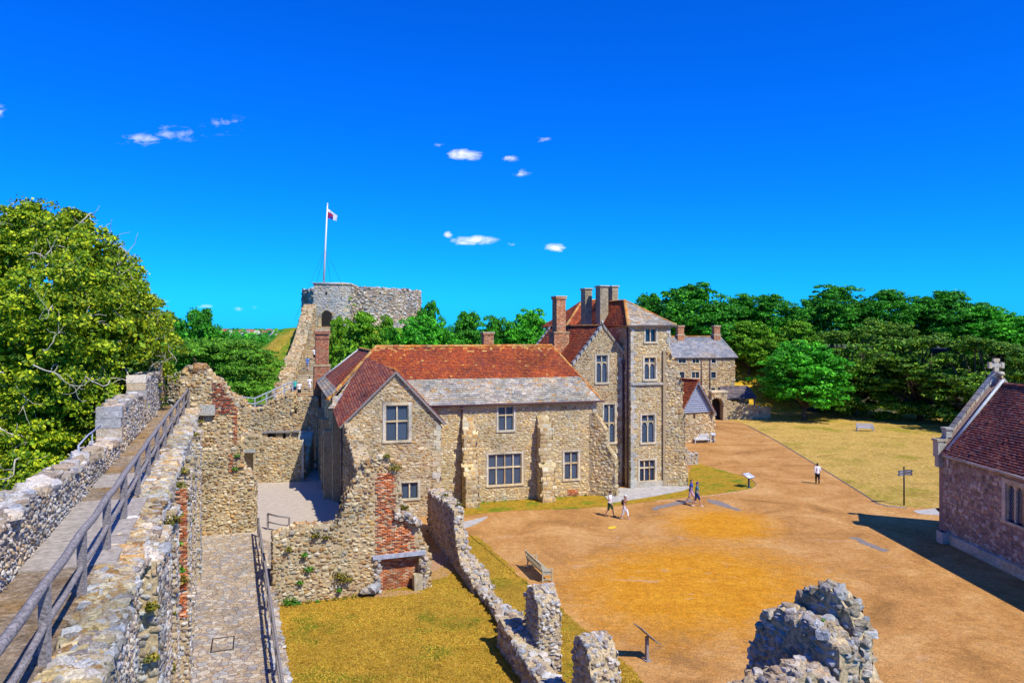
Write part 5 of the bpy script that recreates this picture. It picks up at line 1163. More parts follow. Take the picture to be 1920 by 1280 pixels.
nb.build('stone_trough', [MT['ashlar'], MT['dark_void']], label='squat square stone trough at the foot of the chapel corner', category='trough')

# ---------------------------------------------------------------- outhouse with boarded gable
wy = R(24); WU = V3(cos(wy), sin(wy), 0); w0 = G(1274, 832); WF = Frame(V3(w0[0], w0[1], 0), WU)
wel = thing('gabled_outhouse', WF.p(2, 0, -2), 'small stone outhouse with grey boarded gable and steep red tile roof beside the tower', 'outhouse')
wa, wz = WF.hit(1304, 713); wL, wzl = WF.hit(1270, 778); wR_ = 2 * wa - wL; bz = WF.hit(1300, 772)[1]; wright = WF.hit(1341, 800)[0]
nb = NB(); s0_ = WF.hit(1301, 780); nb.merge_mesh(core_mesh(WF, [(0, -.3), (wright, -.3), (wright, bz), (0, bz)], 6, [(WF, s0_[0] - .1, s0_[0] + .22, s0_[1] - .3, s0_[1] + .25, -.3, .3)]), 0)
stones(nb, WF, [(0, 0), (wright, 0), (wright, bz), (0, bz)], [(s0_[0] - .15, s0_[0] + .27, s0_[1] - .35, s0_[1] + .3)], w=(.2, .45), h=(.15, .28), relief=.05, mat=1)
nb.build('wall', [MT['mortar'], MT['stone_warm']], wel)
nb = NB(); k = (wz - bz) / (wa - (wL + .3)); z = bz; i = 0
while z < wz - .3:
    hw = max(.1, (wz - .12 - z) / ((wz - wzl) / (wa - wL))); hw2 = max(.05, (wz - .12 - z - .19) / ((wz - wzl) / (wa - wL)))
    nb.prism(WF, [(wa - hw, z), (wa + hw, z), (wa + hw2, z + .2), (wa - hw2, z + .2)], -.1, .12, 0); nb.box(WF, wa - hw, wa + hw, z - .03, z + .02, .1, .2, 0); z += .24
nb.build('gable_boards', MT['wood_blue'], wel)
nb = NB(); so_ = .55
for s_ in (-1, 1):
    ue = wL if s_ < 0 else wR_; n_ = 14; prf = []
    for i in range(n_):
        t0, t1 = i / n_, (i + 1) / n_; p0_ = (ue + (wa - ue) * t0, wzl + (wz - wzl) * t0); p1_ = (ue + (wa - ue) * t1, wzl + (wz - wzl) * t1); mp = ((p0_[0] + p1_[0]) / 2, (p0_[1] + p1_[1]) / 2)
        nb.prism(WF, [(p0_[0], p0_[1] - .2), mp and (mp[0], mp[1] - .34), (p1_[0], p1_[1] - .2), (p1_[0], p1_[1] + .02), (p0_[0], p0_[1] + .02)], so_ - .04, so_, 0)
nb.build('barge_boards', MT['wood_blue'], wel)
nb = NB(); 
for s_ in (-1, 1):
    ue = wL if s_ < 0 else wR_; A0, A1 = WF.p(ue, wzl, -6), WF.p(ue, wzl, so_); T1, T0 = WF.p(wa, wz, so_), WF.p(wa, wz, -6)
    face(*((A0, A1, [T1, T0]) if s_ < 0 else (A1, A0, [T0, T1])), 0, .24, .2)
ridge(nb, WF.p(wa, wz + .07, so_), WF.p(wa, wz + .07, -6), .11, .4, 0); nb.build('roof', [MT['tile_red'], MT['wood_grey']], wel)
# stub wall beside the tower
SWf = Frame(G(1277, 872) * V3(1, 1, 0), V3(1, .25, 0)); a1_, _ = SWf.hit(1309, 866)
ruin('stub_wall', SWf, [(0, 2.0), (.5, 1.6), (.9, 1.15), (a1_ - .7, 1.0), (a1_, 1.05)], .6, 'short low stone wall with pale capping at the tower foot by the grass', mat='stone_grey', top=.16, amp=.04)

# open shelters by the gateway
sh = thing('open_shed', W(1400, 112, 770) * V3(1, 1, 0), 'low open sided shelter with dark slate roof behind the gateway', 'shed')
sf = Frame(W(1363, 110, 760) * V3(1, 1, 0), V3(1, .1, 0)); a1_, _ = sf.hit(1420, 745); zt_ = sf.hit(1363, 722)[1]; zb_ = sf.hit(1363, 747)[1]
nb = NB(); P0, P1 = sf.p(0, zb_, 0), sf.p(a1_, zb_, 0); T0, T1 = sf.p(.0, zb_ + 1.6, -3.5), sf.p(a1_, zb_ + 1.6, -3.5); face(P0, P1, [T1, T0], 0, .4, .3); nb.build('roof', [MT['slate_violet'], MT['wood_grey']], sh)
for k in range(3): nb = NB(); a = .3 + k * (a1_ - .6) / 2; nb.box(sf, a - .1, a + .1, -.2, zb_ - .1, -.4, -.2, 0); nb.build('post', MT['wood_grey'], sh)
nb = NB(); nb.box(sf, -.2, a1_, -.2, zb_ - .2, -3.4, -3.0, 0); nb.build('rear_wall', MT['rubble_warm'], sh)
lf = Frame(W(1363, 107, 780) * V3(1, 1, 0), V3(1, .05, 0)); a1_, _ = lf.hit(1445, 760)
ruin('garden_wall', lf, [(0, 2.6), (a1_ * .5, 2.0), (a1_, 1.5)], .5, 'low rubble garden wall under the open shed near the shade tree', w=(.3, .5), h=(.2, .3), top=.25, amp=.05)
# ---------------------------------------------------------------- ground
plain('earth', (.40, .24, .13), .95, .3, 6, bstr=.6)
def terrain(name, xs, ys, fz, mat):
    nb = NB(); V = [(x, y, fz(x, y)) for y in ys for x in xs]; nx = len(xs)
    fs = np.array([(j * nx + i, j * nx + i + 1, (j + 1) * nx + i + 1, (j + 1) * nx + i) for j in range(len(ys) - 1) for i in range(nx - 1)])
    nb.add(np.array(V), fs, 0, True); return nb.build(name, MT[mat], kind='structure')
def gz(x, y):
    z = -.06
    if y > 150: z -= min(1, (y - 150) / 150) * 8
    if y > 500: z += min(1, (y - 500) / 300) * 16.5 + 1.0 * sin(x / 60) * min(1, (y - 500) / 400)
    return z
xs = [-6000, -3000, -1500, -800, -500, -350, -250, -180, -120, -60, 0, 60, 120, 200, 400, 800, 1500, 3000, 6000]; ys = [-40, 60, 140, 160, 220, 300, 500, 650, 800, 950, 1100, 1500, 2500, 4500, 8000]
terrain('ground', xs, ys, gz, 'fields')
sheet('courtyard', [V3(-14, 14, 0), V3(60, 14, 0), V3(90, 150, 0), V3(-10, 150, 0), V3(-16, 40, 0)], 'courtyard_gravel', -.004)
def curve(pts, n=6):
    out = []; P = [np.array(p, float) for p in pts]
    for i in range(len(P) - 1):
        a, b, c, d = P[max(i - 1, 0)], P[i], P[i + 1], P[min(i + 2, len(P) - 1)]
        for k in range(n):
            t = k / n; out.append(.5 * ((2 * b) + (c - a) * t + (2 * a - 5 * b + 4 * c - d) * t * t + (3 * b - a - 3 * c + d) * t ** 3))
    return out + [P[-1]]
def gedge(pts, wob=.12):
    return [p + V3(rng.uniform(-wob, wob), rng.uniform(-wob, wob), 0) for p in curve([G(x, y) for x, y in pts], 8)]
# lawn inside the ruins and the strip between the ruined wall and the gravel
e = gedge([(876, 1000), (905, 1012), (940, 1045), (985, 1088), (1040, 1130), (1100, 1182), (1160, 1232), (1215, 1284), (1290, 1350)])
lawn_poly = e + [V3(4, 17, 0), V3(-9, 17, 0), V3(-12.5, 36, 0), V3(-9, 38.2, 0), V3(-4, 39, 0), V3(-2.5, 44, 0)]
sheet('lawn', e + [V3(4, 17, 0), V3(-9, 17, 0), V3(-12.5, 36, 0), V3(-9, 38.2, 0), V3(-4, 39, 0), V3(-2.5, 44, 0)], 'lawn_ruin', .004)
for q in (G(815, 1060),): sheet('earth_patch', [q + V3(1.5 * cos(t) * (1 + .2 * sin(3 * t)), 2.2 * sin(t), 0) for t in np.linspace(0, 2 * pi, 20)[:-1]], 'earth', .008)
q = G(690, 1112); sheet('earth_patch', [q + V3(2.4 * cos(t) * (1 + .2 * sin(3 * t)), .5 * sin(t), 0) for t in np.linspace(0, 2 * pi, 20)[:-1]], 'earth', .008)
# grass along the house front, with its lobe by the tower
e = gedge([(872, 966), (960, 957), (1060, 954), (1150, 948), (1230, 938), (1310, 930), (1370, 922), (1408, 915), (1416, 908), (1405, 897), (1370, 886), (1330, 874), (1300, 866)], .05)
sheet('front_grass', e + [H(19.5, 2), H(10.8, .1), H(-2, .1), H(-2.4, -.6)], 'lawn_strip', .004)
sheet('stone_apron', [G(1144, 943), G(1215, 932), G(1280, 920), G(1297, 913), H(18.5, 1.2), H(14.2, 1.1), H(12, 2.4), H(11.4, .4)], 'paving', .05, thick=.06)
nb = NB(); 
kp = curve([G(x, y) for x, y in ((1230, 939.5), (1310, 931.5), (1370, 923.5), (1410, 916), (1418, 908), (1406, 896))], 6)
for a, b_ in zip(kp[:-1], kp[1:]): nb.tube([a, b_], .05, 4, 0, False)
nb.build('kerb', MT['earth'], kind='structure')
sheet('concrete_slab', [G(868, 978), G(916, 967), G(905, 976), G(880, 988), G(866, 990)], 'paving', .006)
# right hand lawn
e = gedge([(1352, 786), (1372, 788), (1400, 796), (1450, 822), (1510, 858), (1570, 895), (1620, 926), (1650, 944), (1700, 950), (1770, 952)], .06)
sheet('right_lawn', e + [V3(44, 52.5, 0), V3(95, 60, 0), V3(95, 122, 0), V3(28, 122, 0)], 'lawn_far', .004)
nb = NB(); kk = [G(x, y) for x, y in ((1400, 797), (1450, 823), (1510, 859), (1570, 896), (1620, 927), (1645, 944), (1665, 949), (1700, 952))]
for a, b_ in zip(kk[:-1], kk[1:]): nb.tube([a, b_], .06, 4, 0, False)
nb.build('kerb', MT['wood_grey'], kind='structure')
sheet('paved_path', [G(1712, 957), G(1768, 951), V3(30, 53, 0), V3(30, 49, 0), G(1768, 966), G(1722, 963)], 'paving', .008)
def patch(pts, mat='paving', z=.003, name='worn_patch'):
    P = [G(x, y) for x, y in pts]; out = []
    for a, b in zip(P, P[1:] + P[:1]):
        k = max(1, int(np.linalg.norm(b - a) / .22))
        for i in range(k): out.append(a + (b - a) * i / k + V3(rng.normal(0, .06), rng.normal(0, .06), 0))
    sheet(name, out if name != 'paint_mark' else P, mat, z)
plain('tarmac', (.22, .185, .165), .9, .3, 3, bstr=.4); plain('tan_grit', (.50, .34, .19), .95, .25, 4, bstr=.4); plain('yellow_paint', (.85, .55, .02), .7, .1, 4, bstr=0)
patch([(1222, 951), (1262, 941), (1296, 935), (1300, 940), (1262, 948), (1226, 957)], 'tarmac')
patch([(1326, 935), (1345, 938), (1366, 945), (1392, 957), (1380, 957), (1350, 948), (1328, 941)], 'tarmac')
patch([(1142, 987), (1157, 986), (1152, 990), (1140, 991)], 'yellow_paint', .004, 'paint_mark')
0 and patch([(1402, 905), (1412, 903), (1450, 925), (1500, 955), (1560, 985), (1640, 1018), (1672, 1034), (1660, 1036), (1600, 1012), (1520, 974), (1450, 936)], 'tan_grit', .002)
for pts in (((1590, 1006), (1612, 1008), (1640, 1022), (1668, 1032), (1655, 1034), (1620, 1020)),): patch(pts, 'tarmac', .0035)
def tufts(poly, n, size, mats, label):
    P = np.array(poly)[:, :2]; a = rng.uniform(P[:, 0].min(), P[:, 0].max(), n * 3); b = rng.uniform(P[:, 1].min(), P[:, 1].max(), n * 3)
    k = inpoly(a, b, [tuple(p) for p in P]); a, b = a[k][:n], b[k][:n]; nb = NB()
    leaves(nb, np.stack([a, b, np.full(len(a), .02)], -1), np.tile(V3(.3, -.5, .8), (len(a), 1)), size, 0, .45)
    nb.build('grass', MT[mats], kind='stuff', label=label, category='grass')
leafmat('dry_blade', (.44, .24, .015), (.60, .37, .04), (.40, .31, .022), .3)
tufts(lawn_poly, 64000, .034, 'dry_blade', 'short parched yellow grass of the lawn inside the ruins')
# bank behind the right-hand lawn
def bz_(x, y):
    t = min(1, max(0, (y - 116 + .0 * x) / 22)); b = 9.5 * (t * t * (3 - 2 * t)); m = min(1, max(0, (x - 22) / 12)); return b * m - .1
plain('floor_dark', (.05, .055, .02), 1, .5, 2, bstr=.6)  # bank ground coloured darker where it runs under the trees
terrain('grass_bank', list(np.linspace(18, 46, 12)), list(np.linspace(112, 175, 22)), bz_, 'bank_grass')
terrain('woodland_floor', list(np.linspace(46, 130, 30)), list(np.linspace(112, 175, 22)), bz_, 'floor_dark')

# ---------------------------------------------------------------- trees
plain('bark_dark', (.10, .085, .06), .95, .4, 7, bstr=.8)
def crown_pts(lobes, nclump, cr, nleaf, down=.35, zs=.85):
    """leaf centres and outward directions gathered in clumps over the lobes' surfaces"""
    vol = np.array([(l[3] * l[4] + l[3] * l[5] + l[4] * l[5]) for l in lobes]); pk = rng.choice(len(lobes), nclump, p=vol / vol.sum())
    L = np.array(lobes)[pk]; d = rng.normal(0, 1, (nclump, 3)); d /= np.linalg.norm(d, axis=1)[:, None]; d[:, 2] = np.where(d[:, 2] < -max(down, .75), -d[:, 2] * .6, d[:, 2])
    C = L[:, :3] + d * L[:, 3:6] * rng.uniform(.62, 1.02, (nclump, 1)); r = cr * rng.uniform(.55, 1.35, nclump)
    dd = rng.normal(0, 1, (nclump, nleaf, 3)); dd[..., 2] = np.abs(dd[..., 2]) * .9 - .15; dd += d[:, None] * .5; dd /= np.linalg.norm(dd, axis=2)[..., None]
    P = C[:, None] + dd * r[:, None, None] * rng.uniform(.55, 1.05, (nclump, nleaf, 1)) * np.array([1.1, 1.1, zs])
    return P.reshape(-1, 3), dd.reshape(-1, 3)
def inner(lobes, n):
    L = np.array(lobes)[rng.integers(0, len(lobes), n)]; d = rng.normal(0, 1, (n, 3)); d /= np.linalg.norm(d, axis=1)[:, None]
    return L[:, :3] + d * L[:, 3:6] * rng.uniform(.2, .72, (n, 1)), d
def limbs(nb, base, lobes, r0, h0, mat=0):
    b = np.array(base, float); nb.tube([b - V3(0, 0, .3), b + V3(0, 0, h0 * .5), b + V3(.1, 0, h0)], [r0 * 1.3, r0, r0 * .85], 9, mat)
    for l in lobes:
        c = np.array(l[:3]); s = b + V3(0, 0, h0 * rng.uniform(.75, 1)); m = (s + c) / 2 + rng.normal(0, .4, 3)
        nb.tube([s, m, c, c + rng.normal(0, 1, 3) * np.array(l[3:6]) * .4], [r0 * .5, r0 * .35, r0 * .2, r0 * .05], 6, mat)
def tree(name, lobes, base, label, leaf='leaf_dark', nclump=150, cr=1.1, nleaf=80, lsize=.26, ninner=900, r0=.35, h0=3, group=None, bark='bark_dark', cat='tree', spread=.6, down=.35, zs=.85):
    root = thing(name, base, label, cat, group); nb = NB(); limbs(nb, base, lobes, r0, h0); nb.build('trunk', MT[bark], root)
    nb = NB(); P, d = crown_pts(lobes, nclump, cr, nleaf, down, zs); leaves(nb, P, d, lsize, 0, spread)
    P, d = inner(lobes, ninner); leaves(nb, P, d, lsize * 1.9, 0, 1.2)
    nb.build('crown', MT[leaf], root); return root
def lobeset(R_, Hh, z0, n, seed, squash=.8):
    r = np.random.default_rng(seed); z0 = 1.2; out = [(0, 0, z0 + (Hh - z0) * .5, R_ * .8, R_ * .8, (Hh - z0) * .47)]
    for k in range(n):
        t = 2 * pi * k / n + r.uniform(-.3, .3); q = r.uniform(.48, .66) * R_; s = r.uniform(.34, .5) * R_
        out.append((q * cos(t), q * sin(t), z0 + (Hh - z0) * (.22 + .5 * ((k * 5) % n) / n), s, s, s * squash))
    for k in range(3):
        t = r.uniform(0, 6.28); q = r.uniform(.1, .35) * R_; s = r.uniform(.25, .38) * R_; out.append((q * cos(t), q * sin(t), Hh - s * squash * r.uniform(.95, 1.2), s, s, s * squash))
    return out
# four broadleaf forms of about 16 m, kept where the first of each kind stands
GRP = 'trees around the castle'
def form(name, seed, base, label, leaf, **kw):
    lb = [(l[0] + base[0], l[1] + base[1], l[2] + base[2], *l[3:]) for l in lobeset(7.5, 16, 1.2, 13, seed)]
    return tree(name, lb, base, label, leaf, group=GRP, **kw)
def put(px, D, ytop, wpx, z0=None):
    x = (px - CX) / F * D; zt = CZ - (ytop - HY) / F * D; z0 = max(bz_(x, D), -.05) if z0 is None and x > 20 else (z0 or 0)
    return V3(x, D, z0 - .15), (wpx / F * D / 15.5, wpx / F * D / 15.5, (zt - z0) / 16.2)
def ft(proto, px, D, yt, w, label, z0=None, rot=None):
    loc, sc = put(px, D, yt, w, z0); o = dup(proto, loc, sc, rng.uniform(0, 6.28) if rot is None else rot, label); return o
A_ = form('broadleaf_tree', 1, V3(0, 0, 0), '', 'leaf_dark', nclump=330, nleaf=85, cr=1.0, lsize=.22, ninner=2200)
B_ = form('broadleaf_tree', 2, V3(0, 0, 0), '', 'leaf_dark', nclump=300, nleaf=85, cr=1.1, lsize=.23, ninner=2200)
C_ = form('broadleaf_tree', 3, V3(0, 0, 0), '', 'leaf_bright', nclump=400, nleaf=80, cr=.85, lsize=.21, ninner=2400)
D_ = form('broadleaf_tree', 5, V3(0, 0, 0), '', 'leaf_bush', nclump=340, nleaf=80, cr=.95, lsize=.22, ninner=2200)
yl = []
ry = np.random.default_rng(9)
for k in range(70):
    t = ry.uniform(0, 6.28); zz = ry.uniform(.6, 14.8); q = ry.uniform(.3, 1) * 6.8 * math.sqrt(max(.05, 1 - ((zz - 5) / 11) ** 2)); yl.append((q * cos(t), q * sin(t), zz, ry.uniform(1.3, 2.4), ry.uniform(1.3, 2.4), 1.0))
Y_ = tree('yew_tree', yl, V3(0, 0, 0), '', 'leaf_yew', nclump=560, nleaf=60, cr=.8, lsize=.19, ninner=3000, group=GRP, spread=.5, zs=.62)
USED = {}
def first(proto, px, D, yt, w, label, z0=None):
    loc, sc = put(px, D, yt, w, z0); proto.location = tuple(loc); proto.scale = sc; proto['label'] = label; proto.rotation_euler = (0, 0, 1.0)
first(A_, 1300, 132, 527, 190, 'tall round dark green tree behind the stair tower roof')
ft(B_, 1220, 138, 548, 110, 'dark tree partly hidden just right of the tower roof')
ft(A_, 1392, 136, 548, 110, 'slim dark tree between the slate roofed house and the wood')
first(B_, 1450, 134, 550, 130, 'rounded dark tree rising behind the lone bright tree')
ft(A_, 1560, 138, 531, 150, 'tallest dark tree of the wood with ragged left edge')
ft(B_, 1650, 136, 540, 140, 'dense dark tree right of the tallest one on the skyline')
ft(A_, 1730, 138, 552, 110, 'dark tree at the gap in the middle of the skyline')
ft(B_, 1785, 134, 541, 150, 'broad flat topped dark tree on the right skyline')
ft(C_, 1850, 130, 572, 150, 'mid green tree above the chapel gable cross')
ft(B_, 1925, 132, 590, 160, 'dark tree cut by the right edge of the view')
ft(A_, 1990, 128, 600, 170, 'dark tree beyond the right edge, above the chapel roof')
first(D_, 1405, 128, 600, 120, 'yellow green bushy tree beside the end of the slate roof', 5.0)
ft(D_, 1490, 127, 600, 120, 'yellow green tree between the dark tree and the yews', 2)
first(Y_, 1600, 112, 605, 200, 'spreading olive green yew behind the lawn bench', 0)
ft(Y_, 1725, 106, 618, 230, 'wide olive green yew in the middle of the lawn edge', 0)
ft(Y_, 1840, 97, 622, 220, 'big olive yew behind the chapel gable', 0)
ft(Y_, 1960, 88, 640, 230, 'olive yew behind the chapel roof at the right edge', 0)
ft(Y_, 1660, 128, 590, 170, 'olive yew set back higher on the bank', 0)
ft(C_, 1470, 121, 650, 90, 'small green tree in the shade behind the garden wall', 0)
first(C_, 1508, 106, 636, 195, 'bright green round crowned tree standing alone on the lawn', 0)
# beyond the hall
ft(A_, 806, 122, 560, 80, 'dark tree right behind the keep wall'); ft(B_, 875, 118, 580, 110, 'dark green tree behind the middle of the red hall roof')
ft(C_, 985, 120, 577, 130, 'mid green tree left of the slender brick chimney'); ft(A_, 925, 124, 588, 90, 'dark tree behind the short brick chimney')
ft(B_, 1060, 126, 590, 110, 'dark tree showing between the brick chimneys')
ft(D_, 676, 92, 583, 125, 'yellow green bushy tree in front of the keep wall', 1.0); ft(D_, 640, 96, 592, 70, 'small bushy tree at the foot of the keep gate tower', 2.0)
ft(C_, 800, 96, 590, 175, 'big dome shaped green tree over the left end of the hall roof', 0); ft(B_, 735, 99, 610, 90, 'dark leafy tree filling the gap between the bushy tree and the dome', 0)
ft(D_, 722, 100, 590, 60, 'slim bushy tree against the keep wall', 1.0)
ft(B_, 375, 104, 575, 120, 'dark rounded tree above the cedar on the left'); ft(A_, 320, 112, 580, 90, 'dark tree mostly hidden behind the plane tree')
ft(C_, 300, 80, 640, 130, 'green tree low behind the cedar and the wall', -4); ft(B_, 440, 150, 628, 70, 'far dark tree left of the distant town view', -3)
for i, (px, D, yt, w) in enumerate(((470, 210, 630, 70), (500, 190, 630, 60), (530, 230, 626, 60), (450, 260, 628, 60))):
    ft(B_, px, D, yt, w, ['far tree at the left of the gap beside the mound', 'far tree nearest the mound slope', 'far tree just above the golden slope', 'most distant dark tree under the town'][i], -7)
# cedar with flat layers
cl_ = []
cb = V3(-30.2, 76, -2)
for (px, py, w, D) in ((405, 640, 150, 76), (360, 652, 120, 74), (450, 660, 110, 75), (400, 668, 150, 78), (470, 690, 90, 74), (350, 690, 100, 78), (440, 722, 120, 72), (400, 700, 150, 79), (470, 706, 74, 75), (395, 648, 190, 77), (465, 676, 120, 76), (425, 742, 110, 71), (370, 740, 100, 76)):
    p = W(px, D, py + 6); cl_.append((*p, w / F * D / 2 * 1.12, 3.6, .6))
ced = tree('cedar_tree', cl_, cb, 'wide flat layered cedar with bright green tops beyond the broken wall', 'leaf_cedar', nclump=900, nleaf=60, cr=.7, lsize=.11, ninner=2600, r0=.5, h0=6, spread=.3, down=.2, zs=.38)
# ---- the great plane tree on the left
pc = V3(-27.4, 40, 0); pl = [(-28.2, 40, 9.2, 7.0, 6.8, 6.6)]
for (px, py, D, r) in ((80, 455, 38, 2.3), (20, 450, 40, 2.2), (135, 480, 37, 2.1), (185, 510, 39, 1.8), (165, 560, 35, 2.4), (222, 560, 38, 1.4), (240, 610, 38, 1.7), (100, 590, 33, 2.8), (258, 655, 39, 1.9), (200, 640, 35, 2.8), (60, 680, 33, 3.0), (140, 740, 34, 2.6), (30, 800, 33, 2.8), (110, 820, 34, 2.0), (215, 720, 39, 1.9), (-40, 500, 36, 3.2), (-60, 640, 34, 3.4), (-120, 480, 40, 3.0), (300, 618, 42, 1.0), (285, 690, 43, 1.2), (10, 490, 44, 2.5), (262, 580, 40, .8), (235, 520, 40, .8), (150, 425, 38, .9), (60, 400, 38, .9), (30, 880, 31, 2.6), (-60, 900, 31, 3.0), (120, 880, 33, 1.5), (205, 800, 38, 1.8), (240, 745, 41, 1.4), (60, 930, 30, 1.6)):
    p = W(px, D, py); pl.append((*p, r, r, r * .85))
root = thing('plane_tree', pc - V3(0, 0, 5), 'huge plane tree with pale twisted branches and yellow green leaves left of the wall', 'tree')
nb = NB(); limbs(nb, pc - V3(0, 0, 5), pl, .55, 7)
ct = V3(-27.0, 40, 9)
def wander(p, d, L, n, w):
    P = [p]; 
    for _ in range(n): d = unit(d + rng.normal(0, w, 3) + V3(0, 0, .05)); P.append(P[-1] + d * L / n)
    return P
for k in range(130):
    l = pl[rng.integers(1, len(pl))]; tgt = np.array(l[:3]) + rng.normal(0, .45, 3) * np.array(l[3:6]); tocam = unit(V3(0, 0, 12) - tgt)
    tgt = tgt + tocam * l[3] * rng.uniform(.9, 1.12); st_ = tgt - unit(tgt - ct) * rng.uniform(1.2, 2.4) + rng.normal(0, .8, 3)
    d = unit(tgt - st_); Lb_ = rng.uniform(1.2, 2.6); P = wander(st_, d, Lb_, 9, .42); r = rng.uniform(.02, .048); nb.tube(P, list(np.linspace(r, r * .3, len(P))), 5)
    for q in range(3): j = rng.integers(3, 8); P2 = wander(P[j], unit(d + rng.normal(0, .7, 3)), rng.uniform(.5, 1.3), 5, .4); nb.tube(P2, list(np.linspace(r * .5, r * .2, len(P2))), 4)
for px, py, D in ((20, 400, 38), (42, 410, 38), (125, 440, 37), (195, 450, 38), (225, 480, 38), (180, 450, 38), (222, 500, 38), (245, 540, 38)):
    for q in range(3):
        p = W(px, D, py + 18); P = wander(p, unit(V3(rng.uniform(-.2, .9), 0, 1)), rng.uniform(1.0, 2.0), 7, .3); nb.tube(P, list(np.linspace(.03, .008, len(P))), 4)
nb.build('trunk', MT['bark_pale'], root)
nb = NB(); P, d = crown_pts(pl[1:], 1500, .52, 90, .6); leaves(nb, P, d, .09, 0, .8); P, d = crown_pts(pl[:1], 260, .9, 80); leaves(nb, P, d, .17, 0, .8)
P, d = inner(pl, 16000); leaves(nb, P, d, .2, 0, 1.2); nb.build('crown', MT['leaf_plane'], root)
# ---- distant town
plain('roof_far', (.35, .12, .08), .9, .2, 1, bstr=0); plain('wall_far', (.62, .58, .52), .9, .1, 1, bstr=0)
GT = 'houses of the distant town'
ht = thing('distant_house', (0, 0, 0), '', 'house', GT); nb = NB(); f = Frame((0, 0, 0), (1, 0, 0)); nb.box(f, -6, 6, -2, 6, -4, 4); nb.build('wall', MT['wall_far'], ht)
nb = NB(); nb.prism(Frame((-6.3, 0, 0), (0, 1, 0)), [(-4.4, 5.9), (4.4, 5.9), (0, 9.5)], -12.6, 0) ; nb.build('roof', MT['roof_far'], ht)
spots = [(425 + i * 5.1, 760 + (i * 37) % 190, (i * 13) % 3) for i in range(22)]
TL = 'tiny pale house with a reddish roof in the far town on the horizon'
for i, (px, D, k) in enumerate(spots):
    loc = V3((px - CX) / F * D, D, gz((px - CX) / F * D, D) + .5 + k * 1.2); 
    if i == 0: ht.location = tuple(loc); ht['label'] = TL; ht.rotation_euler = (0, 0, .3); ht.scale = (.5, .5, .4)
    else: dup(ht, loc, (.5, .5, .4), rng.uniform(-.6, .6), TL)
xs = list(np.linspace(-2600, 3000, 60))
terrain('distant_ridge', xs, [2300, 2500, 2800, 3200], lambda x, y: -20 + (38 if 2400 < y < 3000 else 0) + 4 * sin(x / 210) + 3 * sin(x / 90 + 1) if 2400 < y < 3000 else -30, 'far_hills')
# low tree belt between (reads as one mass)
nb = NB(); n = 5200; x = rng.uniform(-420, 60, n); y = rng.uniform(560, 1000, n); P = np.stack([x, y, np.array([gz(a, b) for a, b in zip(x, y)]) + rng.uniform(0, 6, n)], -1)
leaves(nb, P, np.tile(V3(0, -.5, .8), (n, 1)), 2.6, 0, .5); nb.build('woodland', MT['leaf_dark'], kind='stuff', label='dark tree belt around the distant town', category='woodland')
# ivy at wall feet, small shrubs
for px, py, r, lab in ((1283, 907, .35, 'small round green shrub at the foot of the tower buttress'), (880, 950, .25, 'small green weed clump at the foot of the left buttress')):
    nb = NB(); p = G(px, py); d = rng.normal(0, 1, (220, 3)); d[:, 2] = abs(d[:, 2]); d /= np.linalg.norm(d, axis=1)[:, None]; leaves(nb, p + d * r * rng.uniform(.4, 1, (220, 1)), d, .06)
    nb.build('shrub', MT['fern'], label=lab, category='shrub')
# weeds and coarse grass where the walls meet the lawn
rw_, hall_ = bpy.data.objects['fireplace_wall'], hall
for px in range(545, 705, 17): tuft(rw_, G(px, 1134 - (px - 530) * .124 + 3), rng.uniform(.12, .3), 60, 'weed' if rng.random() < .6 else 'fern', leaf=.07)
for px in list(range(905, 1010, 21)) + list(range(1040, 1120, 19)):
    a, _ = FM.hit(px, 900); tuft(hall_, FM.p(a, 0, .12), rng.uniform(.12, .26), 50, 'fern' if rng.random() < .5 else 'weed', leaf=.07)
for px, py in ((1012, 905), (880, 878), (1018, 868)): a, b_ = FM.off(1.0).hit(px, py); tuft(hall_, FM.p(a, b_, 1.05), .22, 50, 'weed', leaf=.07)
# ---------------------------------------------------------------- benches, signs
def bench(loc, rot, label, L=1.9, mat='teak'):
    """origin at the ground, sitter faces -y before the turn"""
    root = thing('park_bench', (0, 0, 0), label, 'bench', 'benches'); f = Frame((0, 0, 0), (1, 0, 0))
    nb = NB()
    for k in range(6): nb.box(f, -L / 2, L / 2, .43, .455, -.24 + k * .082, -.17 + k * .082, 0)
    nb.build('seat', MT[mat], root); nb = NB(); bf = Frame((0, .25, .44), (1, 0, 0), (0, .22, 1))
    nb.box(bf, -L / 2, L / 2, .42, .5, -.02, .03); nb.box(bf, -L / 2, L / 2, .05, .12, -.02, .03)
    k = -L / 2 + .1
    while k < L / 2 - .08: nb.box(bf, k, k + .045, .12, .42, -.01, .015); k += .085
    nb.build('backrest', MT[mat], root)
    for s in (-1, 1):
        x = s * (L / 2 - .03)
        nb = NB(); nb.box(f, x - .03, x + .03, 0, .64, .2, .26); nb.build('leg', MT[mat], root); nb = NB(); nb.box(f, x - .03, x + .03, 0, .46, -.29, -.23); nb.prism(Frame((x + .03, .26, .46), (0, 1, 0)), [(-.03, 0), (.03, 0), (.14, .5), (.08, .5)], .0, .06); nb.build('leg', MT[mat], root)
        nb = NB(); nb.box(f, x - .045, x + .045, .64, .67, -.3, .3); nb.box(f, x - .02, x + .02, .12, .17, -.24, .2); nb.box(f, x - .02, x + .02, .36, .42, -.24, .2); nb.build('armrest', MT[mat], root)
    nb = NB(); nb.box(f, -L / 2, L / 2, .37, .43, .2, .235); nb.build('seat_frame', MT[mat], root)
    root.location = tuple(loc); root.rotation_euler = (0, 0, rot); return root
b1 = (G(986, 1066) + G(1017, 1091)) / 2 + V3(.3, .1, 0); bench(b1, R(17) + R(90), 'grey green slatted wooden bench seen from behind on the edge of the gravel', 2.45)
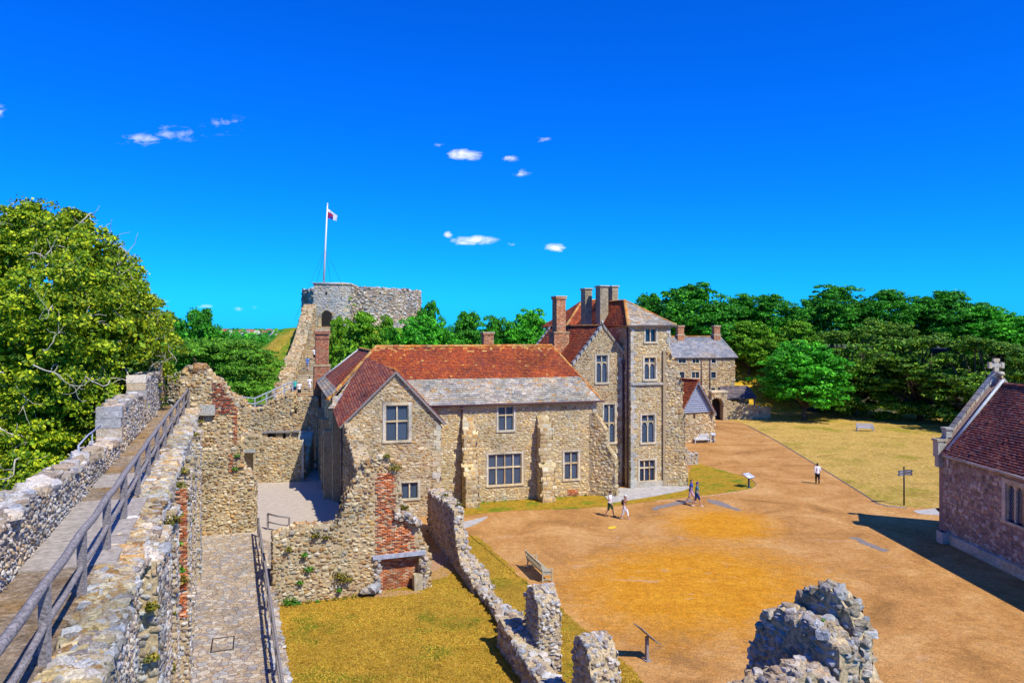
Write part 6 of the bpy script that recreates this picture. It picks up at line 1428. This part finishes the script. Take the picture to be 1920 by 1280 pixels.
b2 = bench(G(1316, 830), R(14), 'pale weathered bench against the outhouse wall', 1.9, 'white_wood')
b3 = bench(G(1622, 808), R(-6), 'distant wooden bench in the shade of the yews on the right lawn', 2.0, 'wood_blue')
def panel(loc, rot, label, tilt=35, w=.8, h=.55, post='black_paint', face='panel_face', H_=.95, cat='information panel'):
    root = thing('information_panel', (0, 0, 0), label, cat, 'information panels'); f = Frame((0, 0, 0), (1, 0, 0))
    nb = NB(); nb.box(f, -.06, .06, 0, H_ - .12, -.05, .05); nb.box(f, -.16, .16, 0, .03, -.12, .12); nb.build('post', MT[post], root)
    pf = Frame((0, -h / 2 * cos(R(tilt)), H_ - h / 2 * sin(R(tilt))), (1, 0, 0), (0, cos(R(tilt)), sin(R(tilt))))
    nb = NB(); nb.box(pf, -w / 2, w / 2, 0, h, -.03, .0, 0); nb.build('board', MT[post], root)
    nb = NB(); nb.box(pf, -w / 2 + .03, w / 2 - .03, .03, h - .03, .0, .006, 0)
    for k in range(4): nb.box(pf, -w / 2 + .08, -.02, h - .12 - k * .06, h - .1 - k * .06, .006, .008, 1)
    nb.box(pf, .05, w / 2 - .08, .1, h - .1, .006, .008, 2); nb.build('printed_face', [MT[face], MT['black_paint'], MT['wood_blue']], root)
    root.location = tuple(loc); root.rotation_euler = (0, 0, rot); return root
panel(G(1213, 1237), R(114), 'brown tilted information panel seen edge on near the ruined pillars', 42, .6, 1.1, 'wood_grey', 'wood_grey', 1.02)
panel(G(1404, 913), R(40), 'white tilted information panel on a dark post at the tip of the front grass', 25, .95, .7, 'blue_paint', 'panel_face', .95)
panel(G(1337, 829), R(10), 'small tilted information board next to the pale bench by the outhouse', 30, .6, .45, 'blue_paint', 'panel_face', .95)
sp = G(1695, 947); fp = thing('finger_post', sp, 'dark blue finger post with two direction arms on the edge of the right lawn', 'signpost'); f = Frame(sp, (1, 0, 0))
nb = NB(); nb.tube([sp, sp + V3(0, 0, 2.7)], .055, 8); nb.lathe(sp + V3(0, 0, 2.7), [(.07, 0), (.07, .05), (.02, .09)], 8); nb.build('post', MT['black_paint'], fp)
for ax, n_, z in (((-1, -.35, 0), 2, 2.25), ((1, -.25, 0), 2, 2.3)):
    for k in range(n_):
        A = unit(ax); ff_ = Frame(sp + V3(0, 0, z + k * .2 - .1), A); nb = NB(); nb.prism(ff_, [(.05, 0), (.5, 0), (.58, .08), (.5, .17), (.05, .17)], -.02, .02, 0)
        s = 1 if ff_.N[1] < 0 else -1
        for q in range(5): nb.box(ff_, .1 + q * .07, .14 + q * .07, .06, .11, .02 * s, .026 * s, 1)
        nb.build('direction_arm', [MT['blue_paint'], MT['white_paint']], fp)

# ---------------------------------------------------------------- people
def cloth(name, col): 
    if name not in MT: plain(name, col, .85, .15, 25, bstr=.3)
    return name
plain('skin', (.50, .27, .18), .6, .1, 8, bstr=0)
def capsules(chains, vox):
    """one closed continuous surface grown round tapered limb chains"""
    nb = NB(); v, f = ico(2)
    for ch in chains:
        for (p, r), (q, s) in zip(ch[:-1], ch[1:]):
            p, q = np.array(p, float), np.array(q, float); L = np.linalg.norm(q - p); n = max(2, int(L / (min(r, s) * .45)))
            for i in range(n + 1): t = i / n; nb.add(v * (r + (s - r) * t) + p + (q - p) * t, f, 0)
    o = nb.build('tmp', MT['skin'], origin=False); o.location = (0, 0, 0); m = o.modifiers.new('r', 'REMESH'); m.mode = 'VOXEL'; m.voxel_size = vox; m.use_smooth_shade = True
    s = o.modifiers.new('s', 'SMOOTH'); s.iterations = 3; s.factor = .5
    bpy.context.view_layer.update(); me = bpy.data.meshes.new_from_object(o.evaluated_get(bpy.context.evaluated_depsgraph_get())); bpy.data.objects.remove(o)
    return me
def person(loc, rot, label, top, low, hat=None, hair=(.05, .03, .02), shoe=(.03, .03, .04), stride=.28, legs='shorts', hgt=1.7, bag=None, sleeves='short', step_up=0.0, arm=.25, lean=.04, group='visitors', vox=.02, turn=0):
    root = thing('person', (0, 0, 0), label, 'person', group); k = hgt / 1.7
    def S(x, y, z): return (x * k, y * k, z * k)
    # faces -y; left/right along x
    hz = .90; sd = stride
    hipL, hipR = (.09, 0, hz), (-.09, 0, hz); yl = -lean
    ankL = (.10, -sd, .09 + step_up); kneeL = (.105, -sd * .62 - .03, .49 + step_up * .7); ankR = (-.10, sd, .12); kneeR = (-.105, sd * .42 - .06, .49)
    sh = 1.40; neck = (0, yl * 1.2, 1.47); head = (0, yl * 1.5 - .01, 1.60)
    aL = [(.185, yl, sh), (.235, yl + .10 * arm * 4 * .5, 1.13), (.235, yl + .02 + arm * .25 - .06, .90)]; aR = [(-.185, yl, sh), (-.235, yl - .05 * arm, 1.13), (-.225, yl - arm * .75, .93)]
    def C(*a): return [(S(*p), r * k) for p, r in a]
    legc = lambda h, kn, an: C((h, .085), (((h[0] + kn[0]) / 2, (h[1] + kn[1]) / 2, (h[2] + kn[2]) / 2), .078), (kn, .055), (((kn[0] + an[0]) / 2, (kn[1] + an[1]) / 2 + .015, (kn[2] * .58 + an[2] * .42)), .056), (an, .036))
    armc = lambda a: C((a[0], .052), (a[1], .038), (a[2], .025))
    body = [C(((0, 0, .92), .115), ((0, yl * .5, 1.08), .105), ((0, yl, 1.28), .125), ((0, yl, 1.38), .10), (neck, .052), ((head[0], head[1] + .01, 1.54), .055)),
            C(((-.10, yl, 1.33), .075), ((.10, yl, 1.33), .075)), C(((-.16, yl, 1.39), .055), ((.16, yl, 1.39), .055)), C(((-.05, 0, .9), .1), ((.05, 0, .9), .1)),
            legc(hipL, kneeL, ankL), legc(hipR, kneeR, ankR), armc(aL), armc(aR),
            C(((0, head[1] + .015, 1.63), .088), ((0, head[1] - .005, 1.60), .086), ((0, head[1] - .02, 1.555), .062), ((0, head[1] - .045, 1.53), .035)),
            C(((0, head[1] - .085, 1.605), .014), ((0, head[1] - .108, 1.585), .016)), C(((-.082, head[1] + .01, 1.60), .017), ((-.085, head[1] + .012, 1.58), .013)), C(((.082, head[1] + .01, 1.60), .017), ((.085, head[1] + .012, 1.58), .013))]
    for a, s in ((aL, 1), (aR, -1)):
        w = np.array(a[2]); body.append(C((tuple(w), .026), (tuple(w + V3(0, -.01, -.05)), .033), (tuple(w + V3(0, -.015, -.085)), .03)))
    for an in (ankL, ankR): body.append(C((an, .034), ((an[0], an[1] - .03, an[2] - .045), .034), ((an[0], an[1] - .14, an[2] - .06), .026)))
    me = capsules(body, vox * k); nb = NB(); nb.merge_mesh(me); nb.f = [(f_, 0, True) for f_, _, _ in nb.f]
    for a, s in ((aL, 1), (aR, -1)):       # five fingers rooted in the palm
        w = np.array(a[2])
        for q, (dy, ln) in enumerate(((-.032, .062), (-.011, .072), (.010, .067), (.030, .052))):
            r0 = w + V3(0, dy - .014, -.085); nb.tube([np.array(S(*(r0 + V3(0, 0, .02)))), np.array(S(*(r0 + V3(-.004 * s, 0, -ln * .5)))), np.array(S(*(r0 + V3(-.018 * s, 0, -ln))))], [.0085 * k, .008 * k, .0065 * k], 6)
        r0 = w + V3(-.01 * s, -.03, -.035); nb.tube([np.array(S(*r0)), np.array(S(*(r0 + V3(-.012 * s, -.025, -.03)))), np.array(S(*(r0 + V3(-.018 * s, -.03, -.058))))], [.011 * k, .0095 * k, .008 * k], 6)
    for s in (-1, 1): nb.add(ico(1)[0] * .011 * k + np.array(S(.032 * s, head[1] - .082, 1.612)), ico(1)[1], 1, True)
    nb.tube([np.array(S(-.025, head[1] - .080, 1.553)), np.array(S(0, head[1] - .088, 1.551)), np.array(S(.025, head[1] - .080, 1.553))], .006 * k, 5, 2)
    plain('lips', (.35, .10, .08), .5, .1, 8, bstr=0) if 'lips' not in MT else None
    nb.build('body', [MT['skin'], MT['black_paint'], MT['lips']], root)
    def wear(name, chains, mat, v=None):
        me = capsules(chains, (v or vox) * k); nb = NB(); nb.merge_mesh(me); nb.f = [(f_, 0, True) for f_, _, _ in nb.f]; return nb.build(name, MT[mat], root)
    g = .016
    shirt = [C(((0, .0, .93), .128 + g), ((0, yl * .5, 1.08), .112 + g), ((0, yl, 1.28), .128 + g), ((0, yl, 1.40), .092 + g)), C(((-.10, yl, 1.33), .075 + g), ((.10, yl, 1.33), .075 + g)), C(((-.16, yl, 1.39), .055 + g), ((.16, yl, 1.39), .055 + g)), C(((-.045, 0, .93), .11 + g), ((.045, 0, .93), .11 + g))]
    for a in (aL, aR):
        m = tuple(np.array(a[0]) * .45 + np.array(a[1]) * .55)
        shirt.append(C((a[0], .058 + g), (m, .05 + g)) if sleeves == 'short' else C((a[0], .056 + g), (a[1], .042 + g), (a[2], .03 + g)))
    wear('shirt', shirt, top)
    tr = [C(((-.05, 0, .90), .108 + g), ((.05, 0, .90), .108 + g))]
    for h_, kn, an in ((hipL, kneeL, ankL), (hipR, kneeR, ankR)):
        m = tuple(np.array(h_) * .12 + np.array(kn) * .88); c_ = [(h_, .09 + g), (m, .072 + g)]
        if legs == 'long': c_ += [(kn, .064 + g), (tuple(np.array(an) + V3(0, 0, .03)), .046 + g)]
        if legs == 'cropped': c_ += [(kn, .064 + g), (tuple(np.array(an) * .55 + np.array(kn) * .45), .056 + g)]
        tr.append(C(*c_))
    wear('trousers' if legs != 'shorts' else 'shorts', tr, low)
    for an in (ankL, ankR): cs = cloth('shoe_%d' % int(sum(shoe) * 1000), shoe); wear('shoe', [C(((an[0], an[1] + .02, an[2] - .045), .042), ((an[0], an[1] - .08, an[2] - .055), .04), ((an[0], an[1] - .16, an[2] - .062), .032))], cs)
    hy = head[1]
    ch_ = cloth('hair_%d' % int(sum(hair) * 1000), hair); wear('hair', [C(((0, hy + .035, 1.65), .083), ((0, hy + .05, 1.60), .078)), C(((-.03, hy - .01, 1.675), .062), ((.03, hy - .01, 1.675), .062))], ch_)
    if hat:
        hm = cloth('hat_%d' % int(sum(hat) * 1000 + hat[2] * 77), hat); wear('cap', [C(((0, hy + .02, 1.675), .092), ((0, hy + .0, 1.67), .092)), C(((-.03, hy - .08, 1.655), .016), ((.03, hy - .08, 1.655), .016)), C(((-.03, hy - .13, 1.648), .016), ((.03, hy - .13, 1.648), .016)), C(((0, hy - .07, 1.655), .02), ((0, hy - .145, 1.645), .014))], hm)
    if bag:
        bm_ = cloth('bag_%d' % int(sum(bag) * 1000), bag); wear('backpack', [C(((0, yl + .19, 1.1), .11), ((0, yl + .17, 1.3), .10)), C(((-.05, yl + .18, 1.12), .1), ((.05, yl + .18, 1.12), .1))], bm_)
    root.location = tuple(loc); root.rotation_euler = (0, 0, rot); return root
def T(n, c): return cloth(n, c)
W_ = T('cloth_white', (.75, .74, .74)); 
person(G(1143, 968), R(68), 'man in white t-shirt, dark green shorts and black cap walking on the gravel', W_, T('cloth_green', (.03, .06, .02)), hat=(.02, .02, .025), stride=.26)
m, nt, bs, _ = newmat('cloth_pattern'); v = voro(nt, objco(nt), 16); sp_ = nd(nt, 'SeparateColor'); nt.links.new(v.outputs['Color'], sp_.inputs[0]); nt.links.new(ramp(nt, sp_.outputs[0], stops([(.10, .04, .03), (.22, .09, .05), (.45, .30, .12), (.30, .12, .10)]), 'CONSTANT'), bs.inputs['Base Color'])
m, nt, bs, _ = newmat('cloth_teal'); v = voro(nt, objco(nt), 16); sp_ = nd(nt, 'SeparateColor'); nt.links.new(v.outputs['Color'], sp_.inputs[0]); nt.links.new(ramp(nt, sp_.outputs[0], stops([(.01, .06, .14), (.02, .16, .22), (.01, .04, .10), (.06, .28, .30)]), 'CONSTANT'), bs.inputs['Base Color'])
person(G(1171, 973), R(62), 'woman with white cap, brown patterned top and white cropped trousers following on the gravel', 'cloth_pattern', T('cloth_white', None), hat=(.70, .68, .62), legs='cropped', shoe=(.55, .42, .34), hgt=1.6, stride=.24, bag=(.10, .05, .04))
person(G(1295, 943), R(70), 'person in blue top and pale pink shorts on the far side of a walking pair', T('cloth_blue', (.03, .06, .30)), T('cloth_pink', (.55, .35, .42)), hair=(.12, .07, .05), stride=.3, shoe=(.4, .3, .25), hgt=1.72)
person(G(1306, 949), R(72), 'man in teal patterned shirt, navy shorts and blue cap walking in front of the pair', 'cloth_teal', T('cloth_navy', (.01, .03, .12)), hat=(.02, .05, .30), shoe=(.7, .7, .7), stride=.3)
person(G(1533, 907), R(170), 'lone person in white shirt and black trousers walking away across the courtyard', W_, T('cloth_black', (.012, .012, .015)), legs='long', stride=.1, hair=(.02, .015, .012), sleeves='long', hgt=1.68)
def stz(s): k = int(s / (Ls / n_s)); return 5.0 + 8.3 * (k + 1) / n_s
n_s = 42
def onstair(s, n): p = SF.p(s, 0, n); p[2] = stz(s); return p
SG = 'visitors on the mound stairs'
for s, n, lab, top, low, kw in ((2.3, -.75, 'visitor in a turquoise shirt low on the mound stairs by the wing wall', T('cloth_turq', (.04, .42, .35)), T('cloth_navy', None), dict(hair=(.5, .35, .15))),
                                (1.0, -.15, 'visitor in white t-shirt with dark shorts lowest on the mound stairs', W_, T('cloth_black', None), dict(hair=(.3, .2, .12))),
                                (2.9, .75, 'visitor in a plain white top and white shorts on the right side of the stairs', W_, W_, dict(hair=(.05, .03, .02))),
                                (10.6, -.2, 'visitor in a blue t-shirt halfway up the mound stairs', T('cloth_mid', (.07, .16, .42)), T('cloth_grey', (.3, .3, .32)), dict()),
                                (14.5, .3, 'visitor with a red cap, white shirt and black shorts highest on the stairs', W_, T('cloth_black', None), dict(hat=(.55, .02, .03)))):
    person(onstair(s, n), R(190), lab, top, low, stride=.16, step_up=.0, group=SG, vox=.03, **kw)
for o in COL.objects:
    if '_o' in o: del o['_o']
print('objects', len(COL.objects), 'verts', sum(len(m.vertices) for m in bpy.data.meshes))
